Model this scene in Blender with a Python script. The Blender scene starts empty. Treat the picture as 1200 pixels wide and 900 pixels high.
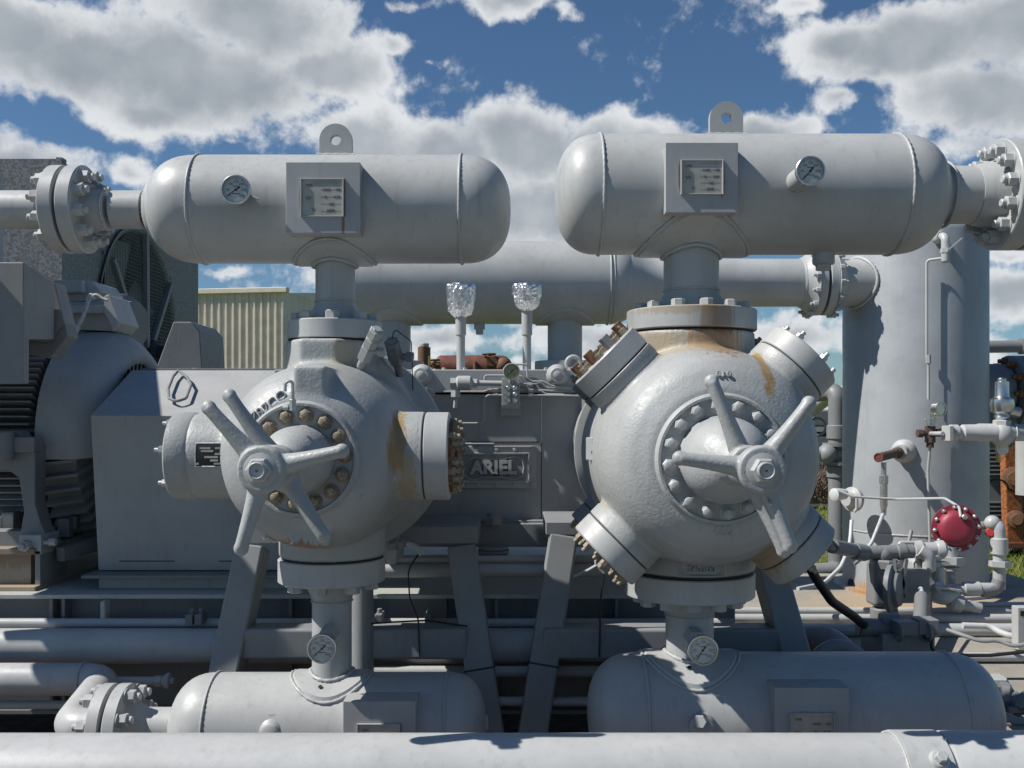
import bpy, bmesh, math, random
from mathutils import Vector, Matrix, noise
random.seed(7)
PI = math.pi
F, CX, CY, CAMZ = 1150.0, 600.0, 487.0, 1.7
V = Vector
X, Y, Z = V((1, 0, 0)), V((0, 1, 0)), V((0, 0, 1))


def P(x, y, D):
    """the point of the place that stands at depth D on the sight line (x, y)"""
    return V(((x - CX) / F * D, D, CAMZ - (y - CY) / F * D))


def S(px, D):
    return px / F * D


SC = bpy.context.scene
COL = SC.collection
WL = {}

# ------------------------------------------------------------------ materials
MATS = {}


class NT:
    def __init__(s, nt):
        s.nt = nt

    def n(s, t, **kw):
        nd = s.nt.nodes.new(t)
        for k, v in kw.items():
            setattr(nd, k, v)
        return nd

    def set(s, inp, val):
        if isinstance(val, bpy.types.NodeSocket):
            s.nt.links.new(val, inp)
        elif isinstance(val, (tuple, list, Vector)):
            val = list(val)
            if len(val) == 3 and inp.type == 'RGBA':
                val.append(1)
            inp.default_value = val
        else:
            inp.default_value = val

    def m(s, op, a, b=0.0, c=0.0, clamp=False):
        nd = s.n('ShaderNodeMath', operation=op, use_clamp=clamp)
        s.set(nd.inputs[0], a)
        s.set(nd.inputs[1], b)
        if op in ('MULTIPLY_ADD', 'SMOOTH_MAX', 'SMOOTH_MIN'):
            s.set(nd.inputs[2], c)
        return nd.outputs[0]

    def vm(s, op, a, b=(0, 0, 0), c=(0, 0, 0), scale=None):
        nd = s.n('ShaderNodeVectorMath', operation=op)
        s.set(nd.inputs[0], a)
        if op not in ('LENGTH', 'NORMALIZE', 'SCALE'):
            s.set(nd.inputs[1], b)
        if op == 'MULTIPLY_ADD':
            s.set(nd.inputs[2], c)
        if scale is not None:
            s.set(nd.inputs['Scale'], scale)
        return nd.outputs['Value'] if op in ('LENGTH', 'DOT_PRODUCT') else nd.outputs[0]

    def noise(s, vec, scale=5, detail=4, rough=.5, dist=0):
        nd = s.n('ShaderNodeTexNoise')
        s.set(nd.inputs['Vector'], vec)
        nd.inputs['Scale'].default_value = scale
        nd.inputs['Detail'].default_value = detail
        nd.inputs['Roughness'].default_value = rough
        nd.inputs['Distortion'].default_value = dist
        return nd.outputs[0]

    def ss(s, x, a, b, lo=0.0, hi=1.0):
        nd = s.n('ShaderNodeMapRange', interpolation_type='SMOOTHSTEP')
        s.set(nd.inputs['Value'], x)
        for k, v in (('From Min', a), ('From Max', b), ('To Min', lo), ('To Max', hi)):
            s.set(nd.inputs[k], v)
        return nd.outputs[0]

    def mix(s, f, a, b):
        nd = s.n('ShaderNodeMix', data_type='RGBA')
        s.set(nd.inputs[0], f)
        s.set(nd.inputs[6], a)
        s.set(nd.inputs[7], b)
        return nd.outputs[2]

    def bump(s, h, strength, dist, nrm=None):
        nd = s.n('ShaderNodeBump')
        s.set(nd.inputs['Height'], h)
        nd.inputs['Strength'].default_value = strength
        nd.inputs['Distance'].default_value = dist
        if nrm is not None:
            s.set(nd.inputs['Normal'], nrm)
        return nd.outputs[0]


def newmat(name):
    m = bpy.data.materials.new(name)
    m.use_nodes = True
    m.node_tree.nodes.clear()
    t = NT(m.node_tree)
    bs = t.n('ShaderNodeBsdfPrincipled')
    out = t.n('ShaderNodeOutputMaterial')
    m.node_tree.links.new(bs.outputs[0], out.inputs[0])
    MATS[name] = m
    return m, t, bs


RUST = (.26, .105, .028)


def paint(name, col, rough=.42, cast=0.0, dirt=.25, zones=(), chips=0.0, metal=0.0, spec=.5, dust=0.0, peel=.05):
    """aged industrial paint: slight colour drift, run marks, grime specks, cast skin, rust where water runs"""
    m, t, bs = newmat(name)
    g = t.n('ShaderNodeNewGeometry').outputs['Position']
    big = t.noise(g, 3.1, 5, .6)
    fine = t.noise(g, 38, 6, .65)
    streak = t.noise(t.vm('MULTIPLY', g, (34, 34, 2.2)), 1.0, 4, .6)
    c = t.mix(t.ss(big, .35, .7), V(col) * 1.05, V(col) * .9)
    wear = t.m('MULTIPLY', t.ss(streak, .52, .78), dirt)
    c = t.mix(wear, c, V((col[0] * .6, col[1] * .56, col[2] * .5)))
    speck = t.m('MULTIPLY', t.ss(fine, .63, .75), dirt)
    c = t.mix(speck, c, V((col[0] * .55, col[1] * .5, col[2] * .42)))
    if dust:
        up = t.n('ShaderNodeSeparateXYZ')
        t.set(up.inputs[0], t.n('ShaderNodeNewGeometry').outputs['Normal'])
        dm = t.m('MULTIPLY', t.m('MULTIPLY', t.ss(up.outputs[2], .6, .98), t.ss(fine, .35, .65)), dust)
        c = t.mix(dm, c, (.33, .28, .2))
    for (ctr, rad, col2, amt, vert) in zones:
        d = t.vm('LENGTH', t.vm('MULTIPLY', t.vm('SUBTRACT', g, ctr), [1 / r for r in rad]))
        sn = t.noise(t.vm('MULTIPLY', g, (60, 60, 3.5) if vert else (14, 14, 14)), 1.0, 5, .65)
        f = t.m('MULTIPLY', t.ss(t.m('MULTIPLY_ADD', sn, 1.9, t.m('SUBTRACT', .45, d)), .42, .82), amt)
        c = t.mix(f, c, col2)
    if chips:
        cn = t.noise(g, 21, 7, .7, .4)
        c = t.mix(t.ss(cn, .70 - .22 * chips, .76 - .22 * chips), c, RUST)
    t.set(bs.inputs['Base Color'], c)
    t.set(bs.inputs['Roughness'], t.ss(fine, .3, .7, rough - .06, rough + .12))
    bs.inputs['Metallic'].default_value = metal
    bs.inputs['Specular IOR Level'].default_value = spec
    b = t.bump(t.noise(g, 130, 3, .5), peel * 3, .0008)
    b = t.bump(t.noise(g, 7, 4, .5), .35, .004, b)
    if cast:
        b = t.bump(t.noise(g, 95, 4, .62), cast, .0035, b)
        b = t.bump(t.noise(g, 24, 3, .6), cast * .5, .006, b)
    t.set(bs.inputs['Normal'], b)
    return m


def plain(name, col, rough=.5, metal=0.0, spec=.5, var=.15, scale=30, bump=.0):
    m, t, bs = newmat(name)
    g = t.n('ShaderNodeNewGeometry').outputs['Position']
    n = t.noise(g, scale, 5, .6)
    t.set(bs.inputs['Base Color'], t.mix(t.ss(n, .3, .7), V(col) * (1 + var), V(col) * (1 - var)))
    bs.inputs['Roughness'].default_value = rough
    bs.inputs['Metallic'].default_value = metal
    bs.inputs['Specular IOR Level'].default_value = spec
    if bump:
        t.set(bs.inputs['Normal'], t.bump(n, bump, .004))
    return m


# ------------------------------------------------------------------ mesh builder
def frame(ax):
    ax = V(ax).normalized()
    ref = Z if abs(ax.z) < .9 else X
    u = ref.cross(ax).normalized()
    v = ax.cross(u).normalized()
    return ax, u, v


class MB:
    def __init__(s):
        s.v, s.f = [], []

    def add(s, vs, fs):
        n = len(s.v)
        s.v += [V(v) for v in vs]
        s.f += [tuple(i + n for i in f) for f in fs]
        return s

    def lathe(s, o, ax, prof, seg=40, closed=False):
        ax, u, v = frame(ax)
        o = V(o)
        vs, rows = [], []
        for (t, r) in prof:
            if r <= 1e-6:
                rows.append([len(vs)])
                vs.append(o + ax * t)
            else:
                rows.append(list(range(len(vs), len(vs) + seg)))
                for k in range(seg):
                    a = 2 * PI * k / seg
                    vs.append(o + ax * t + (u * math.cos(a) + v * math.sin(a)) * r)
        fs = []
        pairs = list(zip(rows, rows[1:])) + ([(rows[-1], rows[0])] if closed else [])
        for A, B in pairs:
            for k in range(seg):
                k2 = (k + 1) % seg
                if len(A) == 1 and len(B) == 1:
                    continue
                if len(A) == 1:
                    fs.append((A[0], B[k], B[k2]))
                elif len(B) == 1:
                    fs.append((A[k], B[0], A[k2]))
                else:
                    fs.append((A[k], B[k], B[k2], A[k2]))
        if not closed:
            if len(rows[0]) > 1:
                fs.append(tuple(reversed(rows[0])))
            if len(rows[-1]) > 1:
                fs.append(tuple(rows[-1]))
        return s.add(vs, fs)

    def cyl(s, a, b, r, seg=24, ch=0.0, r2=None):
        a, b = V(a), V(b)
        L = (b - a).length
        r2 = r if r2 is None else r2
        if ch:
            pr = [(0, r - ch), (ch, r), (L - ch, r2), (L, r2 - ch)]
        else:
            pr = [(0, r), (L, r2)]
        return s.lathe(a, b - a, pr, seg)

    def sweep(s, pts, rad, seg=16, flat=1.0):
        pts = [V(p) for p in pts]
        n = len(pts)
        if not isinstance(rad, (list, tuple)):
            rad = [rad] * n
        tans = []
        for i in range(n):
            a = pts[max(i - 1, 0)]
            b = pts[min(i + 1, n - 1)]
            tans.append((b - a).normalized())
        _, u, v = frame(tans[0])
        vs, rows = [], []
        for i in range(n):
            t = tans[i]
            u = (u - t * u.dot(t)).normalized()
            v = t.cross(u)
            rows.append(list(range(len(vs), len(vs) + seg)))
            for k in range(seg):
                a = 2 * PI * k / seg
                vs.append(pts[i] + (u * math.cos(a) + v * math.sin(a) * flat) * rad[i])
        fs = [(A[k], B[k], B[(k + 1) % seg], A[(k + 1) % seg]) for A, B in zip(rows, rows[1:]) for k in range(seg)]
        fs += [tuple(reversed(rows[0])), tuple(rows[-1])]
        return s.add(vs, fs)

    def pipe(s, pts, r, bend=None, seg=20, nb=9):
        """straight runs joined by round bends"""
        pts = [V(p) for p in pts]
        bend = r * 2.2 if bend is None else bend
        out = [pts[0]]
        for a, b, c in zip(pts, pts[1:], pts[2:]):
            d1, d2 = (a - b), (c - b)
            ang = d1.angle(d2)
            if abs(ang - PI) < .02:
                out.append(b)
                continue
            k = min(bend / math.tan(ang / 2), d1.length * .49, d2.length * .49)
            p1, p2 = b + d1.normalized() * k, b + d2.normalized() * k
            rr = k * math.tan(ang / 2)
            bis = (d1.normalized() + d2.normalized()).normalized()
            cen = b + bis * (rr / math.sin(ang / 2))
            w1, w2 = p1 - cen, p2 - cen
            tot = w1.angle(w2)
            for j in range(nb + 1):
                f = j / nb
                sn = math.sin(tot)
                w = (w1 * math.sin((1 - f) * tot) + w2 * math.sin(f * tot)) / sn if sn > 1e-4 else w1.lerp(w2, f)
                out.append(cen + w)
        out.append(pts[-1])
        return s.sweep(out, r, seg)

    def box(s, c, size, M=None):
        c = V(c)
        hx, hy, hz = [d / 2 for d in size]
        vs = [V((x, y, z)) for x in (-hx, hx) for y in (-hy, hy) for z in (-hz, hz)]
        if M is not None:
            vs = [M @ v for v in vs]
        return s.add([c + v for v in vs], [(0, 1, 3, 2), (4, 6, 7, 5), (0, 4, 5, 1), (2, 3, 7, 6), (0, 2, 6, 4), (1, 5, 7, 3)])

    def bb(s, a, b):
        a, b = V(a), V(b)
        return s.box((a + b) / 2, [abs(b[i] - a[i]) for i in range(3)])

    def bar(s, a, b, w, h, up=Z):
        a, b = V(a), V(b)
        d = (b - a).normalized()
        u = V(up).cross(d).normalized()
        v = d.cross(u)
        vs = [p + u * (w / 2 * i) + v * (h / 2 * j) for p in (a, b) for i, j in ((-1, -1), (1, -1), (1, 1), (-1, 1))]
        return s.add(vs, [(3, 2, 1, 0), (4, 5, 6, 7), (0, 1, 5, 4), (1, 2, 6, 5), (2, 3, 7, 6), (3, 0, 4, 7)])

    def prism(s, poly, d):
        """polygon of points pushed along the vector d"""
        d = V(d)
        n = len(poly)
        vs = [V(p) for p in poly] + [V(p) + d for p in poly]
        fs = [tuple(range(n)), tuple(range(2 * n - 1, n - 1, -1))]
        fs += [(i, (i + 1) % n, (i + 1) % n + n, i + n) for i in range(n)]
        return s.add(vs, fs)

    def hexn(s, a, b, r, seg=6, ch=True):
        a, b = V(a), V(b)
        L = (b - a).length
        c = min(r * .12, L * .3)
        return s.lathe(a, b - a, [(0, r), (L - c, r), (L, r * .86)], 6)

    def ball(s, c, r, seg=20, sc=(1, 1, 1)):
        n = seg // 2
        c = V(c)
        i0 = len(s.v)
        s.lathe((0, 0, 0), Z, [(-math.cos(PI * i / n), math.sin(PI * i / n) if 0 < i < n else 0) for i in range(n + 1)], seg)
        for i in range(i0, len(s.v)):
            q = s.v[i]
            s.v[i] = c + V((q.x * r * sc[0], q.y * r * sc[1], q.z * r * sc[2]))
        return s

    def torus(s, o, ax, R, r, seg=64, m=8, rip=0.0, nrip=60, a0=0.0, a1=2 * PI):
        ax, u, v = frame(ax)
        o = V(o)
        full = abs(a1 - a0) > 6.28
        vs, fs = [], []
        nn = seg if full else seg + 1
        for k in range(nn):
            a = a0 + (a1 - a0) * k / seg
            d = u * math.cos(a) + v * math.sin(a)
            q = r * (1 + rip * math.sin(a * nrip) + rip * .6 * math.sin(a * 7.3 + R * 9))
            for j in range(m):
                b = 2 * PI * j / m
                vs.append(o + d * (R + q * math.cos(b)) + ax * q * math.sin(b))
        for k in range(nn if full else nn - 1):
            k2 = (k + 1) % nn
            for j in range(m):
                fs.append((k * m + j, k2 * m + j, k2 * m + (j + 1) % m, k * m + (j + 1) % m))
        if not full:
            fs += [tuple(range(m - 1, -1, -1)), tuple((nn - 1) * m + j for j in range(m))]
        return s.add(vs, fs)

    def saddle(s, o, nax, cax, R, r0, r1, th, seg=56, sag=0.004, a0=0, a1=2 * PI):
        """a reinforcing pad wrapped on a shell of radius R, round a nozzle along nax; o lies on the shell's axis"""
        n, c = V(nax).normalized(), V(cax).normalized()
        w = n.cross(c)
        vs = []
        prof = [(r0, -.004), (r0, th), (r1 - th * .8, th), (r1, th * .2), (r1, -.006)]
        for k in range(seg):
            a = 2 * PI * k / seg
            for (r, h) in prof:
                x, y = r * math.cos(a), r * math.sin(a)
                y = max(-R * .98, min(R * .98, y))
                th_ = math.asin(y / R)
                vs.append(V(o) + c * x + (n * math.cos(th_) + w * math.sin(th_)) * (R + h))
        m = len(prof)
        fs = [(k * m + j, ((k + 1) % seg) * m + j, ((k + 1) % seg) * m + j + 1, k * m + j + 1) for k in range(seg) for j in range(m - 1)]
        return s.add(vs, fs)

    def text(s, body, size, M, ext=.002, align='CENTER', bold=0.0):
        cu = bpy.data.curves.new('t', 'FONT')
        cu.body, cu.size, cu.extrude, cu.align_x, cu.align_y = body, size, ext, align, 'CENTER'
        cu.offset = bold
        cu.resolution_u = 3
        o = bpy.data.objects.new('t', cu)
        COL.objects.link(o)
        me = bpy.data.meshes.new_from_object(o.evaluated_get(bpy.context.evaluated_depsgraph_get()))
        s.add([M @ v.co for v in me.vertices], [tuple(p.vertices) for p in me.polygons])
        bpy.data.objects.remove(o)
        bpy.data.curves.remove(cu)
        bpy.data.meshes.remove(me)
        return s


def face_cam(p, rot=0.0, tilt=0.0):
    """matrix that stands a text upright at p, reading towards the camera side (-Y)"""
    return Matrix.Translation(p) @ Matrix.Rotation(tilt, 4, 'X') @ Matrix.Rotation(PI / 2, 4, 'X') @ Matrix.Rotation(rot, 4, 'Z')


def obj(name, mb, mat, parent=None, bevel=0.0, vox=0.0, smooth=0, ang=35, flat=False, off=None, recalc=True):
    base = WL.get(parent.name, V((0, 0, 0))) if parent is not None else V((0, 0, 0))
    me = bpy.data.meshes.new(name)
    me.from_pydata([tuple(v - base) for v in mb.v], [], mb.f)
    bm = bmesh.new()
    bm.from_mesh(me)
    if recalc:
        bmesh.ops.recalc_face_normals(bm, faces=bm.faces)
    bm.to_mesh(me)
    bm.free()
    if not flat:
        me.polygons.foreach_set('use_smooth', [True] * len(me.polygons))
        if not vox:
            me.set_sharp_from_angle(angle=math.radians(ang))
    me.materials.append(MATS[mat] if isinstance(mat, str) else mat)
    o = bpy.data.objects.new(name, me)
    COL.objects.link(o)
    if parent is not None:
        o.parent = parent
        WL[o.name] = base
    if vox:
        r = o.modifiers.new('r', 'REMESH')
        r.mode, r.voxel_size, r.use_smooth_shade = 'VOXEL', vox, True
        if smooth:
            sm = o.modifiers.new('s', 'SMOOTH')
            sm.factor, sm.iterations = .5, smooth
    if bevel:
        b = o.modifiers.new('b', 'BEVEL')
        b.width, b.segments, b.limit_method, b.angle_limit = bevel, 2, 'ANGLE', math.radians(40)
        b.harden_normals = True
    return o


def tag(o, label, cat, group=None, kind=None):
    if label:
        o['label'] = label
    if cat:
        o['category'] = cat
    if group:
        o['group'] = group
    if kind:
        o['kind'] = kind
    return o


def thing(name, label, cat, loc=(0, 0, 0), group=None):
    o = bpy.data.objects.new(name, None)
    o.empty_display_size = .1
    COL.objects.link(o)
    o.location = loc
    WL[o.name] = V(loc)
    return tag(o, label, cat, group)


def single(name, mb, mat, label, cat, group=None, **kw):
    return tag(obj(name, mb, mat, None, **kw), label, cat, group)


def struct(name, mb, mat, **kw):
    return tag(obj(name, mb, mat, None, **kw), None, None, None, 'structure')


# ---- bolts: one mesh for each kind and material, placed as parts
BOLTS = {}


def bolt_mesh(kind, mat):
    if (kind, mat) in BOLTS:
        return BOLTS[kind, mat]
    b = MB()
    if kind == 'nut':          # washer, nut, end of the stud
        b.lathe((0, 0, 0), Z, [(0, .68), (.08, .68), (.09, .66)], 20)
        b.hexn((0, 0, .085), (0, 0, .82), .577)
        b.lathe((0, 0, .8), Z, [(0, .33), (.34, .33), (.4, .27)], 14)
    elif kind == 'stud':       # long stud with a nut
        b.hexn((0, 0, 0), (0, 0, .85), .577)
        b.lathe((0, 0, .8), Z, [(0, .33), (.55, .33), (.62, .26)], 14)
    elif kind == 'acorn':      # round topped nut in a spot face
        b.lathe((0, 0, 0), Z, [(0, .74), (.1, .74), (.12, .7)], 20)
        b.hexn((0, 0, .1), (0, 0, .55), .56)
        b.lathe((0, 0, .5), Z, [(0, .42), (.22, .41), (.3, .36), (.34, .25), (.35, 0)], 16)
    else:                      # plain hexagon head
        b.hexn((0, 0, 0), (0, 0, .62), .577)
    o = obj('tmp', b, mat, None, ang=30)
    me = o.data
    bpy.data.objects.remove(o)
    me.name = 'bolt_' + kind
    BOLTS[kind, mat] = me
    return me


def bolt(parent, p, ax, s, mat='paint', kind='nut', spin=None, name='bolt'):
    o = bpy.data.objects.new(name, bolt_mesh(kind, mat))
    COL.objects.link(o)
    base = WL.get(parent.name, V((0, 0, 0)))
    o.parent = parent
    q = V(ax).normalized().to_track_quat('Z', 'Y').to_matrix().to_4x4()
    spin = random.uniform(0, 1.05) if spin is None else spin
    o.matrix_local = Matrix.Translation(V(p) - base) @ q @ Matrix.Rotation(spin, 4, 'Z') @ Matrix.Diagonal((s, s, s, 1))
    return o


def bolt_ring(parent, c, ax, R, n, s, mat='paint', kind='nut', a0=0.0, skip=()):
    ax, u, v = frame(ax)
    for k in range(n):
        if k in skip:
            continue
        a = a0 + 2 * PI * k / n
        bolt(parent, V(c) + (u * math.cos(a) + v * math.sin(a)) * R, ax, s, mat, kind)


def disc(c, ax, r, t, ch=.003, seg=56, bore=0):
    return MB().lathe(V(c), ax, [(0, r - ch), (ch, r), (t - ch, r), (t, r - ch)], seg)
# ------------------------------------------------------------------ camera, sun, sky
cam = bpy.data.cameras.new('camera')
co = bpy.data.objects.new('camera', cam)
COL.objects.link(co)
co.location = (0, 0, CAMZ)
co.rotation_euler = (PI / 2, 0, 0)
cam.sensor_width, cam.lens = 36, 34.5
cam.shift_y = (CY - 450) / 1200
cam.clip_start, cam.clip_end = .05, 3000
SC.camera = co

SUN = V((-.65, -.112, .75)).normalized()
EL = math.asin(SUN.z)
ld = bpy.data.lights.new('sun', 'SUN')
ld.energy, ld.angle, ld.color = 5.0, math.radians(.5), (1, .955, .89)
lo = bpy.data.objects.new('sun', ld)
COL.objects.link(lo)
lo.rotation_euler = SUN.to_track_quat('Z', 'Y').to_euler()

SC.view_settings.view_transform = 'Standard'
SC.view_settings.look = 'None'
SC.view_settings.exposure = .22
SC.view_settings.gamma = 1
SC.view_settings.use_curve_mapping = False

w = bpy.data.worlds.new('World')
SC.world = w
w.use_nodes = True
w.node_tree.nodes.clear()
t = NT(w.node_tree)
sky = t.n('ShaderNodeTexSky', sky_type='NISHITA')
sky.sun_disc = False
sky.sun_elevation = EL
sky.sun_rotation = math.atan2(SUN.x, SUN.y)
sky.altitude, sky.air_density, sky.dust_density, sky.ozone_density = 200, 1.0, .35, 2.2
d = t.n('ShaderNodeTexCoord').outputs['Generated']
sep = t.n('ShaderNodeSeparateXYZ')
t.set(sep.inputs[0], t.vm('NORMALIZE', d))
az = t.m('ARCTAN2', sep.outputs[0], sep.outputs[1])
el = t.m('ARCSINE', sep.outputs[2])
cmb = t.n('ShaderNodeCombineXYZ')
t.set(cmb.inputs[0], az)
t.set(cmb.inputs[1], el)
q = cmb.outputs[0]


def azel(x, y):
    a = math.atan2(x - CX, F)
    return a, math.atan2((CY - y) * math.cos(a), F)


# clouds: soft heaps laid out by azimuth and elevation, their rims torn by noise
CL = [(90, 70, 130, 62), (235, 85, 190, 78), (390, 75, 110, 48), (300, 20, 160, 60), (20, 30, 90, 50), (180, 130, 90, 24), (460, 50, 40, 22),
      (615, 170, 120, 66), (430, 165, 105, 46), (520, 190, 120, 70), (700, 180, 110, 62), (780, 165, 90, 42), (880, 160, 80, 34), (640, 250, 170, 60),
      (1080, 50, 140, 56), (1150, 110, 110, 60), (985, 45, 60, 34), (1190, 30, 90, 60), (1160, 165, 80, 26), (985, 116, 36, 20), (1020, 80, 60, 26),
      (600, 2, 90, 24), (470, 2, 60, 14), (660, 18, 36, 14), (30, 190, 80, 32), (150, 198, 44, 20), (-20, 160, 60, 30), (275, 155, 34, 9), (930, 0, 40, 12),
      (500, 60, 22, 9), (1240, 190, 70, 30), (720, 395, 190, 26), (520, 400, 90, 22), (930, 390, 90, 24), (260, 322, 50, 12), (1200, 350, 70, 40), (1180, 300, 40, 12), (1010, 400, 40, 20)]
wn = t.n('ShaderNodeTexNoise')
t.set(wn.inputs['Vector'], q)
wn.inputs['Scale'].default_value, wn.inputs['Detail'].default_value, wn.inputs['Roughness'].default_value = 9, 5, .6
warp = t.vm('SCALE', t.vm('SUBTRACT', wn.outputs['Color'], (.5, .5, .5)), scale=.06)


def field(qq):
    acc = None
    for (x, y, rx, ry) in CL:
        a, e = azel(x, y)
        k = math.cos(a)
        sx, sy = F / rx / (1 / k / k if abs(a) < .4 else 1.15), F / ry * .97
        v = t.vm('MULTIPLY_ADD', qq, (sx, sy, 0), (-a * sx, -e * sy, 0))
        L = t.vm('LENGTH', v)
        f = t.m('MULTIPLY', t.m('SUBTRACT', 1.04, L), min(1.0, .30 + ry / 62))
        acc = f if acc is None else t.m('SMOOTH_MAX', acc, f, .15)
    return acc


qw = t.vm('ADD', q, warp)
base = field(qw)
# elsewhere in the sky, away from the picture, plain broken cumulus
gen = t.m('MULTIPLY_ADD', t.noise(t.vm('MULTIPLY', q, (1.0, 1.7, 1)), 2.2, 3, .5), 5.0, -3.8)
out = t.ss(t.m('ABSOLUTE', az), .56, .72)
out = t.m('MAXIMUM', out, t.ss(el, .44, .58))
low = t.m('MULTIPLY', t.ss(el, .16, .02), t.m('MULTIPLY_ADD', t.noise(t.vm('MULTIPLY', q, (6, 17, 1)), 1.0, 4, .6), 3.2, -1.35))
base = t.m('MAXIMUM', base, low)
base = t.m('ADD', t.m('MULTIPLY', base, t.m('SUBTRACT', 1, out)), t.m('MULTIPLY', gen, out))
dn = t.noise(q, 12, 13, .60, .1)
big = t.noise(q, 7, 3, .5)
big2 = t.noise(t.vm('ADD', q, (.02, -.03, 0)), 7, 3, .5)
dens = t.m('MULTIPLY_ADD', t.m('SUBTRACT', dn, .5), 2.2, base)
alpha = t.ss(dens, .10, .46)
fine = t.noise(q, 30, 6, .6)
thick = t.ss(t.m('MULTIPLY_ADD', t.m('SUBTRACT', dn, .5), .8, base), .12, .80)
lit = t.m('MULTIPLY_ADD', t.m('SUBTRACT', big, big2), .75, t.m('SUBTRACT', 1.06, t.m('MULTIPLY', thick, .60)))
lit = t.m('MULTIPLY_ADD', t.m('SUBTRACT', fine, .5), .22, lit)
lit = t.m('MINIMUM', t.m('MAXIMUM', lit, .18), 1.1)
cc = t.mix(t.ss(lit, .2, 1.0), (.40, .465, .54), (1.14, 1.18, 1.22))
cc = t.vm('SCALE', cc, scale=.98)
bg1 = t.n('ShaderNodeBackground')
tint = t.vm('MULTIPLY', sky.outputs[0], (.80, 1.05, 1.24))
t.set(bg1.inputs[0], tint)
bg1.inputs[1].default_value = .053
bg2 = t.n('ShaderNodeBackground')
t.set(bg2.inputs[0], cc)
bg2.inputs[1].default_value = .58
mx = t.n('ShaderNodeMixShader')
hz = t.ss(sep.outputs[2], -.02, .02)
t.set(mx.inputs[0], t.m('MULTIPLY', alpha, hz))
w.node_tree.links.new(bg1.outputs[0], mx.inputs[1])
w.node_tree.links.new(bg2.outputs[0], mx.inputs[2])
wo = t.n('ShaderNodeOutputWorld')
w.node_tree.links.new(mx.outputs[0], wo.inputs[0])
w.cycles.sampling_method = 'MANUAL'
w.cycles.sample_map_resolution = 512
SC.cycles.use_denoising = True
SC.cycles.max_bounces = 6
SC.cycles.use_adaptive_sampling = True
SC.cycles.adaptive_threshold = .02
SC.cycles.caustics_reflective = False
SC.cycles.caustics_refractive = False

# ------------------------------------------------------------------ palette
G = (.41, .421, .419)
YEL = (.30, .20, .08)
paint('paint', G, .42, dirt=.34, chips=-.12)
paint('paint_flat', (.37, .38, .385), .55, dirt=.3, dust=.12, zones=[(P(402, 264, 3.56), (.007, .05, .05), RUST, .9, True), (P(352, 232, 3.56), (.006, .05, .08), (.2, .1, .05), .8, True), (P(847, 208, 3.54), (.008, .05, .08), RUST, .9, True), (P(797, 208, 3.54), (.007, .05, .07), (.15, .07, .04), .9, True)])
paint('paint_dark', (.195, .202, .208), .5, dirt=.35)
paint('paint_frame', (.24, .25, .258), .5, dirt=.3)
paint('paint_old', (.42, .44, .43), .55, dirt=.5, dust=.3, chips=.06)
XL, XR = -.695, .69
paint('cast_right', (.365, .378, .376), .44, cast=.5, dirt=.3, zones=[
    (P(838, 400, 3.55), (.12, .3, .11), RUST, .95, True), (P(760, 400, 3.6), (.13, .3, .09), YEL, .45, True),
    (P(892, 440, 3.38), (.028, .2, .13), YEL, .95, False), (P(815, 402, 3.55), (.26, .3, .06), (.36, .30, .2), .6, True),
    (P(905, 655, 3.4), (.07, .3, .11), YEL, .7, True), (P(700, 600, 3.6), (.05, .3, .08), (.36, .31, .2), .5, False)])
paint('cast_left', (.365, .378, .376), .44, cast=.5, dirt=.28, zones=[
    (P(468, 520, 3.42), (.035, .3, .15), YEL, .95, True), (P(478, 560, 3.42), (.05, .3, .12), YEL, .55, True),
    (P(360, 636, 3.4), (.12, .3, .035), RUST, .8, True), (P(405, 415, 3.7), (.06, .3, .08), (.36, .31, .2), .6, True)])
paint('flange_right', (.365, .378, .376), .45, cast=.1, dirt=.35, zones=[(P(838, 374, 3.6), (.09, .3, .09), (.25, .14, .07), .6, True), (P(800, 362, 3.6), (.2, .3, .025), YEL, .45, True)])
paint('cast', (.365, .378, .376), .42, cast=.45, dirt=.2)
paint('paint_pipe', (.43, .438, .438), .4, dirt=.3)
plain('gasket', (.02, .02, .02), .7)
plain('black', (.012, .012, .013), .5)
plain('rubber', (.018, .018, .02), .55)
plain('rusty', (.17, .085, .045), .75, var=.5, scale=70, bump=.5)
plain('rusty_bolt', (.27, .22, .16), .6, var=.45, scale=160, bump=.4)
plain('steel', (.62, .61, .58), .3, 1.0, var=.12)
plain('zinc', (.52, .52, .50), .42, .85, var=.2, scale=90)
plain('plate', (.42, .40, .36), .5, .25, var=.12, scale=18)
plain('ink', (.10, .09, .08), .6)
plain('dial', (.80, .80, .76), .5, var=.03)
plain('dial_cream', (.55, .47, .25), .5, var=.1)
plain('dial_black', (.015, .015, .017), .4)
plain('brown_iron', (.075, .05, .04), .6, var=.4, scale=60, bump=.4)
plain('brass', (.50, .33, .13), .35, .9)
plain('red_paint', (.27, .028, .05), .5, var=.1, scale=9)
plain('red_bright', (.40, .04, .03), .5)
plain('red_brown', (.15, .05, .03), .6, var=.3, scale=12, bump=.2)
plain('pvc', (.52, .54, .54), .45, var=.05)
plain('cable', (.45, .47, .48), .5)
plain('skid_dirt', (.07, .055, .04), .9, var=.5, scale=14, bump=.4)
plain('twig', (.16, .11, .08), .8, var=.3)
plain('rust_orange', (.30, .10, .03), .75, var=.5, scale=25, bump=.4)
plain('wood_block', (.16, .12, .08), .8, var=.3)
m_, t_, b_ = newmat('glass')
tr = t_.n('ShaderNodeBsdfTransparent')
gl = t_.n('ShaderNodeBsdfGlossy')
gl.inputs['Roughness'].default_value = .03
fr = t_.n('ShaderNodeFresnel')
mxs = t_.n('ShaderNodeMixShader')
t_.set(mxs.inputs[0], t_.m('MULTIPLY', fr.outputs[0], .6))
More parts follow.
